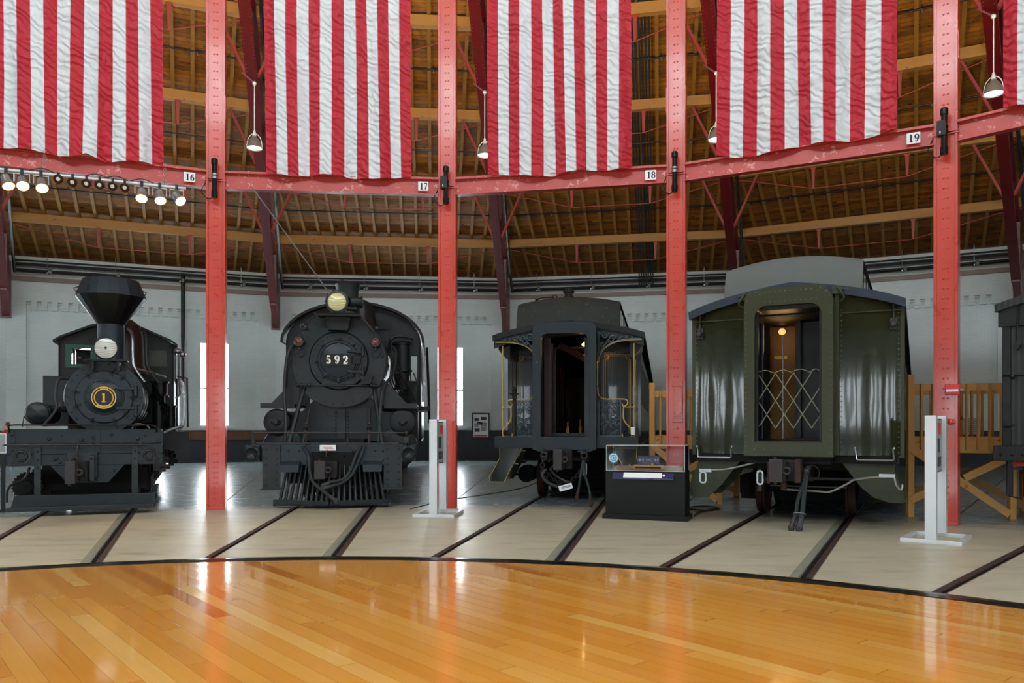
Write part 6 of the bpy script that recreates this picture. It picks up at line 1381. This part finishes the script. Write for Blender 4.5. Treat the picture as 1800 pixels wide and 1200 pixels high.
# ================================================================== DISPLAY CASE
rot = radians(-19.9); t = thing('display_case', 'black museum display case with a clear box top in front of the 18 column', 'display case', None, (4.36, 13.80, 0), rot=rot)
def lb_(nm, m, *b, sm=0, bev=.004, par=None):
    mb = MB(None)
    for q in b: mb.box(*q)
    return mb.build(nm, m, par or t, smooth=sm, bevel=bev)
lb_('plinth', 'case_black', (-.735, .735, -.325, .325, 0, .085)); lb_('cabinet', 'case_black', (-.685, .685, -.285, .285, .085, .835), (-.69, .69, -.29, .29, .82, .838))
mb = MB(None); mb.prism([(-.36, .70), (-.285, .70), (-.285, .80), (-.30, .805)], -.50, .34, 'yz'); mb.prism([(-.36, .70), (-.36, .725), (-.30, .81), (-.285, .80)], -.55, .50, 'yz'); mb.build('label_rail', 'navy', t, smooth=0)
mb = MB(None); mb.add([(-.36, -.362, .728), (.30, -.362, .728), (.30, -.304, .810), (-.36, -.304, .810)], [(0, 1, 2, 3)]); mb.add([(-.36, -.364, .730), (.30, -.364, .730), (.30, -.306, .812), (-.36, -.306, .812)], [(0, 1, 2, 3)]); mb.build('label_strip', 'white_sign', t, smooth=0)
mb = MB(None); mb.lathe([(.0001, .008), (.022, .004), (.024, 0)], (.335, -.335, .772), (0, -.8, .6), 16, False); mb.build('push_button', 'white_sign', t)
mb = MB(None); w_, d_ = .675, .275; z0, z1 = .838, 1.275; th = .006
for q in ((-w_, w_, -d_, -d_ + th, z0, z1), (-w_, w_, d_ - th, d_, z0, z1), (-w_, -w_ + th, -d_, d_, z0, z1), (w_ - th, w_, -d_, d_, z0, z1), (-w_, w_, -d_, d_, z1, z1 + th)): mb.box(*q)
mb.build('clear_cover', 'acrylic', t, smooth=0)
mb = MB(None); e = .004
for x in (-w_, w_):
    for y in (-d_, d_): mb.box(x - e, x + e, y - e, y + e, z0, z1)
for y in (-d_, d_): mb.box(-w_, w_, y - e, y + e, z1, z1 + .008); mb.box(-w_, w_, y - e, y + e, z0, z0 + .006)
for x in (-w_, w_): mb.box(x - e, x + e, -d_, d_, z1, z1 + .008)
mb.build('cover_edges', 'acrylic_edge', t, smooth=0)
T_ = t
def sub(nm, lb, cat, loc): o = bpy.data.objects.new(nm, None); COL.objects.link(o); c_, s_ = cos(rot), sin(rot); o.location = (4.36 + c_ * loc[0] - s_ * loc[1], 13.80 + s_ * loc[0] + c_ * loc[1], loc[2]); o.rotation_euler = (0, 0, rot); BASE[o.name] = Vector((0, 0, 0)); return tag(o, lb, cat)
t = sub('model_railway', 'brown model railway baseboard lying inside the clear display box', 'model base', (0, 0, .838))
mb = MB(None); mb.box(-.56, .64, -.17, .20, 0, .075); mb.build('ballast_board', 'model_base', t, smooth=0, bevel=.006)
mb = MB(None); mb.box(.22, .56, -.14, -.02, .075, .085); mb.build('grey_slab', 'grey_light', t, smooth=0)
mb = MB(None); mb.box(-.22, .30, -.12, -.06, .075, .10); mb.prism([(-.26, .07), (.32, .07), (.28, .04), (-.22, .04)], -.178, -.17); mb.build('turntable_pit_model', 'pine_x', t, smooth=0); mb = MB(None); mb.box(-.18, .26, -.185, -.178, .045, .07); mb.build('pit_shadow_slot', 'interior', t, smooth=0)
mb = MB(None); mb.tube([(.42, -.10, .09), (.52, -.08, .09), (.60, .05, .09)], .004, 5); mb.ball((.40, -.12, .09), .02, 8); mb.ball((-.30, -.10, .09), .02, 8); mb.ball((.10, -.09, .115), .022, 8); mb.build('model_fittings', 'brass', t)
t = sub('model_train', 'small navy blue model railway car standing inside the display box', 'model train', (0.02, .02, .913))
mb = MB(None); mb.box(-.19, .19, -.045, .045, .035, .16); mb.prism([(-.20, .16), (.20, .16), (.19, .18), (-.19, .18)], -.05, .05); mb.box(-.2, .2, -.04, .04, .02, .04); mb.build('body', 'navy', t, smooth=0, bevel=.004)
mb = MB(None)
for x in (-.14, -.09, .09, .14):
    for y in (-.035, .035): mb.cyl((x, y - .006, .018), (x, y + .006, .018), .018, n=12)
mb.build('wheels', 'black', t)
mb = MB(None)
for x in (-.15, -.10, .12, .16): mb.box(x - .012, x + .012, -.047, -.045, .09, .13)
for x in (-.03, 0, .03): mb.box(x - .009, x + .009, -.047, -.045, .10, .125)
mb.build('windows', 'grey_light', t, smooth=0)
t = sub('round_badge', 'round light-blue sticker on the left corner of the clear display box', 'sticker', (-.545, -.285, 1.06))
mb = MB(None); mb.lathe([(.0001, 0), (.088, 0), (.088, .008)], (0, 0, 0), (0, 1, 0), 36, False); mb.build('blue_disc', 'blue_print', t, smooth=0)
mb = MB(None); mb.lathe([(.060, -.002), (.072, -.002)], (0, 0, 0), (0, 1, 0), 36, False); mb.tube([(-.03, -.003, -.02), (-.02, -.003, .02), (.01, -.003, .03), (.03, -.003, .0), (.0, -.003, -.03), (-.03, -.003, -.02)], .007, 5, 4); mb.build('badge_print', 'white_sign', t, smooth=0)
# cable on the floor behind the case
mb = MB(base=(5.3, 14.6, 0)); mb.tube([(5.22, 14.0, .02), (5.45, 14.6, .02), (5.75, 15.0, .02), (6.0, 15.3, .02), (5.9, 15.7, .02), (5.55, 15.6, .02), (5.4, 15.2, .02), (5.6, 14.9, .02)], .016, 6, 8); o = mb.build('floor_cable', 'rubber', None); o.location = (5.3, 14.6, 0); tag(o, 'black cable looped on the floor behind the display case', 'cable')
mb = MB(base=(.7, 17, 0)); mb.tube([(-.0, 15.3, .006), (.55, 17.1, .006), (2.2, 20.5, .006), (3.0, 25, .006)], .010, 6, 6); o = mb.build('floor_cable', 'rubber', None); o.location = (.7, 17, 0); tag(o, 'thin dark cable running back across the floor behind the 17 column', 'cable')

# ================================================================== INFORMATION STANDS
def info_stand(lb, loc, rot, w, d, h):
    t = thing('information_stand', lb, 'display stand', None, loc, 'aluminium information stands', rot=rot)
    mb = MB(None); b = .06; f = .055
    mb.box(-w / 2, w / 2, 0, b, 0, f); mb.box(-w / 2, w / 2, d - b, d, 0, f); mb.box(-w / 2, -w / 2 + b, b, d - b, 0, f); mb.box(w / 2 - b, w / 2, b, d - b, 0, f); mb.build('foot_frame', 'alu', t, smooth=0, bevel=.004)
    for y in (.0, d - .12):
        mb = MB(None); mb.box(-.07, .07, y, y + .12, f, h); mb.build('upright', 'alu', t, smooth=0, bevel=.004)
    mb = MB(None); mb.box(-.015, .015, .12, d - .12, h - .80, h - .04); pn = mb.build('panel', 'print_dark', t, smooth=0)
    for s in (-1, 1):
        mb = MB(None); mb.box(min(s * .015, s * .018), max(s * .015, s * .018), .14, d - .14, h - .78, h - .06); mb.build('panel_print', 'grey_light', pn, smooth=0)
        for m_, y0, y1, z0, z1 in (('red_ink', .5, .75, h - .26, h - .10), ('print_dark', .2, d - .3, h - .52, h - .32), ('print_dark', .35, d - .2, h - .72, h - .58)):
            mb = MB(None); mb.box(min(s * .018, s * .020), max(s * .018, s * .020), y0, min(y1, d - .15), z0, z1); mb.build('printed_picture', m_, pn, smooth=0)
    return t
info_stand('tall aluminium two-post stand between locomotive 592 and the dark blue car', (.585, 13.88, 0), radians(-7), .75, .92, 1.735)
info_stand('tall aluminium two-post stand right of the olive car, before the rightmost column', (7.70, 10.74, 0), radians(-37), .76, .95, 1.755)
t = thing('information_stand', 'printed panel on a clear stand cut off by the left edge of the picture', 'display stand', None, (-7.85, 14.85, 0), rot=radians(28))
mb = MB(None); mb.box(-.5, .24, 0, .02, 1.10, 1.48); pn = mb.build('panel', 'white_sign', t, smooth=0); mb = MB(None); mb.box(-.48, .22, -.003, 0, 1.12, 1.46); mb.build('panel_print', 'grey_light', pn, smooth=0)
mb = MB(None); mb.box(-.4, .18, .02, .10, .90, 1.10); mb.build('bracket', 'black', t, smooth=0)
mb = MB(None); mb.box(.15, .22, .0, .07, .02, 1.10); mb.box(-.45, -.38, 0, .07, .02, 1.1); mb.box(-.5, .25, -.2, .3, 0, .03); mb.build('legs', 'rubber', t, smooth=0, bevel=.004)

# ================================================================== POSTERS ON THE WALL
def poster(k, x0, x1, z0, z1, lb, dark=False):
    r = RW - .12; t = thing('framed_poster', lb, 'poster', k, (x0, r, z0)); mb = MB(t); b = .07
    mb.frame([(x0, z0), (x1, z0), (x1, z1), (x0, z1)], [(x0 + b, z0 + b), (x1 - b, z0 + b), (x1 - b, z1 - b), (x0 + b, z1 - b)], r - .03, r + .03); mb.build('frame', 'print_dark', smooth=0)
    mb = MB(t); mb.box(x0 + b, x1 - b, r, r + .02, z0 + b, z1 - b); ps = mb.build('sheet', 'white_sign', smooth=0); w, h = x1 - x0, z1 - z0
    for m_, a0, a1, c0, c1 in (('print_dark', .15, .40, .68, .80), ('print_dark', .50, .82, .72, .84), ('rust', .30, .60, .54, .64), ('grey_light', .50, .84, .46, .62), ('print_dark', .16, .44, .26, .40), ('grey_light', .50, .80, .28, .44), ('red_ink', .12, .88, .08, .14), ('grey_light', .14, .40, .44, .60)):
        if dark and m_ == 'rust': m_ = 'blue_print'
        mb = MB(t); mb.box(x0 + w * a0, x0 + w * a1, r - .004, r, z0 + h * c0, z0 + h * c1); mb.build('printed_picture', m_, ps, smooth=0)
poster(0, 3.80, 4.66, 1.06, 2.30, 'framed poster with small pictures on the wall between column 17 and the dark blue car')
poster(1, -5.2, -4.45, 1.10, 2.30, 'framed poster partly hidden behind the left side of the dark blue car')
t = thing('wall_board', 'blue and white printed panel on the wall seen through the right-hand platform railing', 'panel', 2, (3.0, RW - .2, 1.3))
mb = MB(t); mb.box(2.9, 4.25, RW - .14, RW - .10, 1.30, 1.98); pn = mb.build('board', 'grey_light', smooth=0)
mb = MB(t); mb.box(2.95, 3.52, RW - .145, RW - .14, 1.34, 1.94); mb.build('printed_picture', 'blue_print', pn, smooth=0)
mb = MB(t)
for q in range(6): mb.box(3.6, 4.15, RW - .143, RW - .14, 1.42 + q * .08, 1.44 + q * .08)
mb.build('printed_lines', 'print_dark', pn, smooth=0)

# ================================================================== VISITOR at the far left
px_ = thing('person', 'standing person in a red top and blue trousers behind the left end of locomotive 1', 'person', None, (-18.30, 31.7, 0), rot=radians(10))
me = bpy.data.meshes.new('body'); 
J = [((0, 0, .95), .13), ((0, 0, 1.2), .13), ((0, 0, 1.42), .15), ((0, 0, 1.54), .055), ((0, 0, 1.66), .10), ((0, 0, 1.74), .08),
     ((-.19, 0, 1.42), .06), ((-.25, .02, 1.15), .045), ((-.24, -.08, .92), .035), ((-.24, -.12, .84), .03),
     ((.19, 0, 1.42), .06), ((.25, .02, 1.15), .045), ((.22, -.12, .95), .035), ((.20, -.16, .88), .03),
     ((-.10, 0, .88), .09), ((-.12, -.02, .48), .06), ((-.13, .02, .09), .045), ((-.14, -.13, .04), .035),
     ((.10, 0, .88), .09), ((.12, -.02, .48), .06), ((.13, .02, .09), .045), ((.14, -.13, .04), .035)]
E_ = [(0, 1), (1, 2), (2, 3), (3, 4), (4, 5), (2, 6), (6, 7), (7, 8), (8, 9), (2, 10), (10, 11), (11, 12), (12, 13), (0, 14), (14, 15), (15, 16), (16, 17), (0, 18), (18, 19), (19, 20), (20, 21)]
me.from_pydata([j[0] for j in J], E_, []); bo = bpy.data.objects.new('body', me); COL.objects.link(bo); bo.parent = px_
sk = bo.modifiers.new('skin', 'SKIN'); bo.modifiers.new('sub', 'SUBSURF').levels = 2; bo.modifiers['sub'].render_levels = 2
for i, (p, r) in enumerate(J): me.skin_vertices[0].data[i].radius = (r, r)
me.skin_vertices[0].data[0].use_root = True
tt_ = NT('visitor_clothes'); sx = tt_.new('ShaderNodeSeparateXYZ'); tt_.put(sx, 0, tt_.coord())
c = tt_.mix(tt_.math('GREATER_THAN', sx.outputs[2], .98), S(36, 84, 140), S(140, 34, 30)); c = tt_.mix(tt_.math('GREATER_THAN', sx.outputs[2], 1.50), c, S(190, 140, 115)); c = tt_.mix(tt_.math('LESS_THAN', sx.outputs[2], .09), c, S(205, 176, 40))
me.materials.append(tt_.set(Base_Color=c, Roughness=.8))
mb = MB(None); mb.ball((0, .02, 1.71), .115, 14, (1, 1.05, .95)); mb.build('hair', 'hair', px_)
mb = MB(None); mb.ball((0, -.10, 1.66), .022, 8); mb.ball((-.10, 0, 1.66), .025, 6); mb.ball((.10, 0, 1.66), .025, 6); mb.build('face', 'skin', px_)
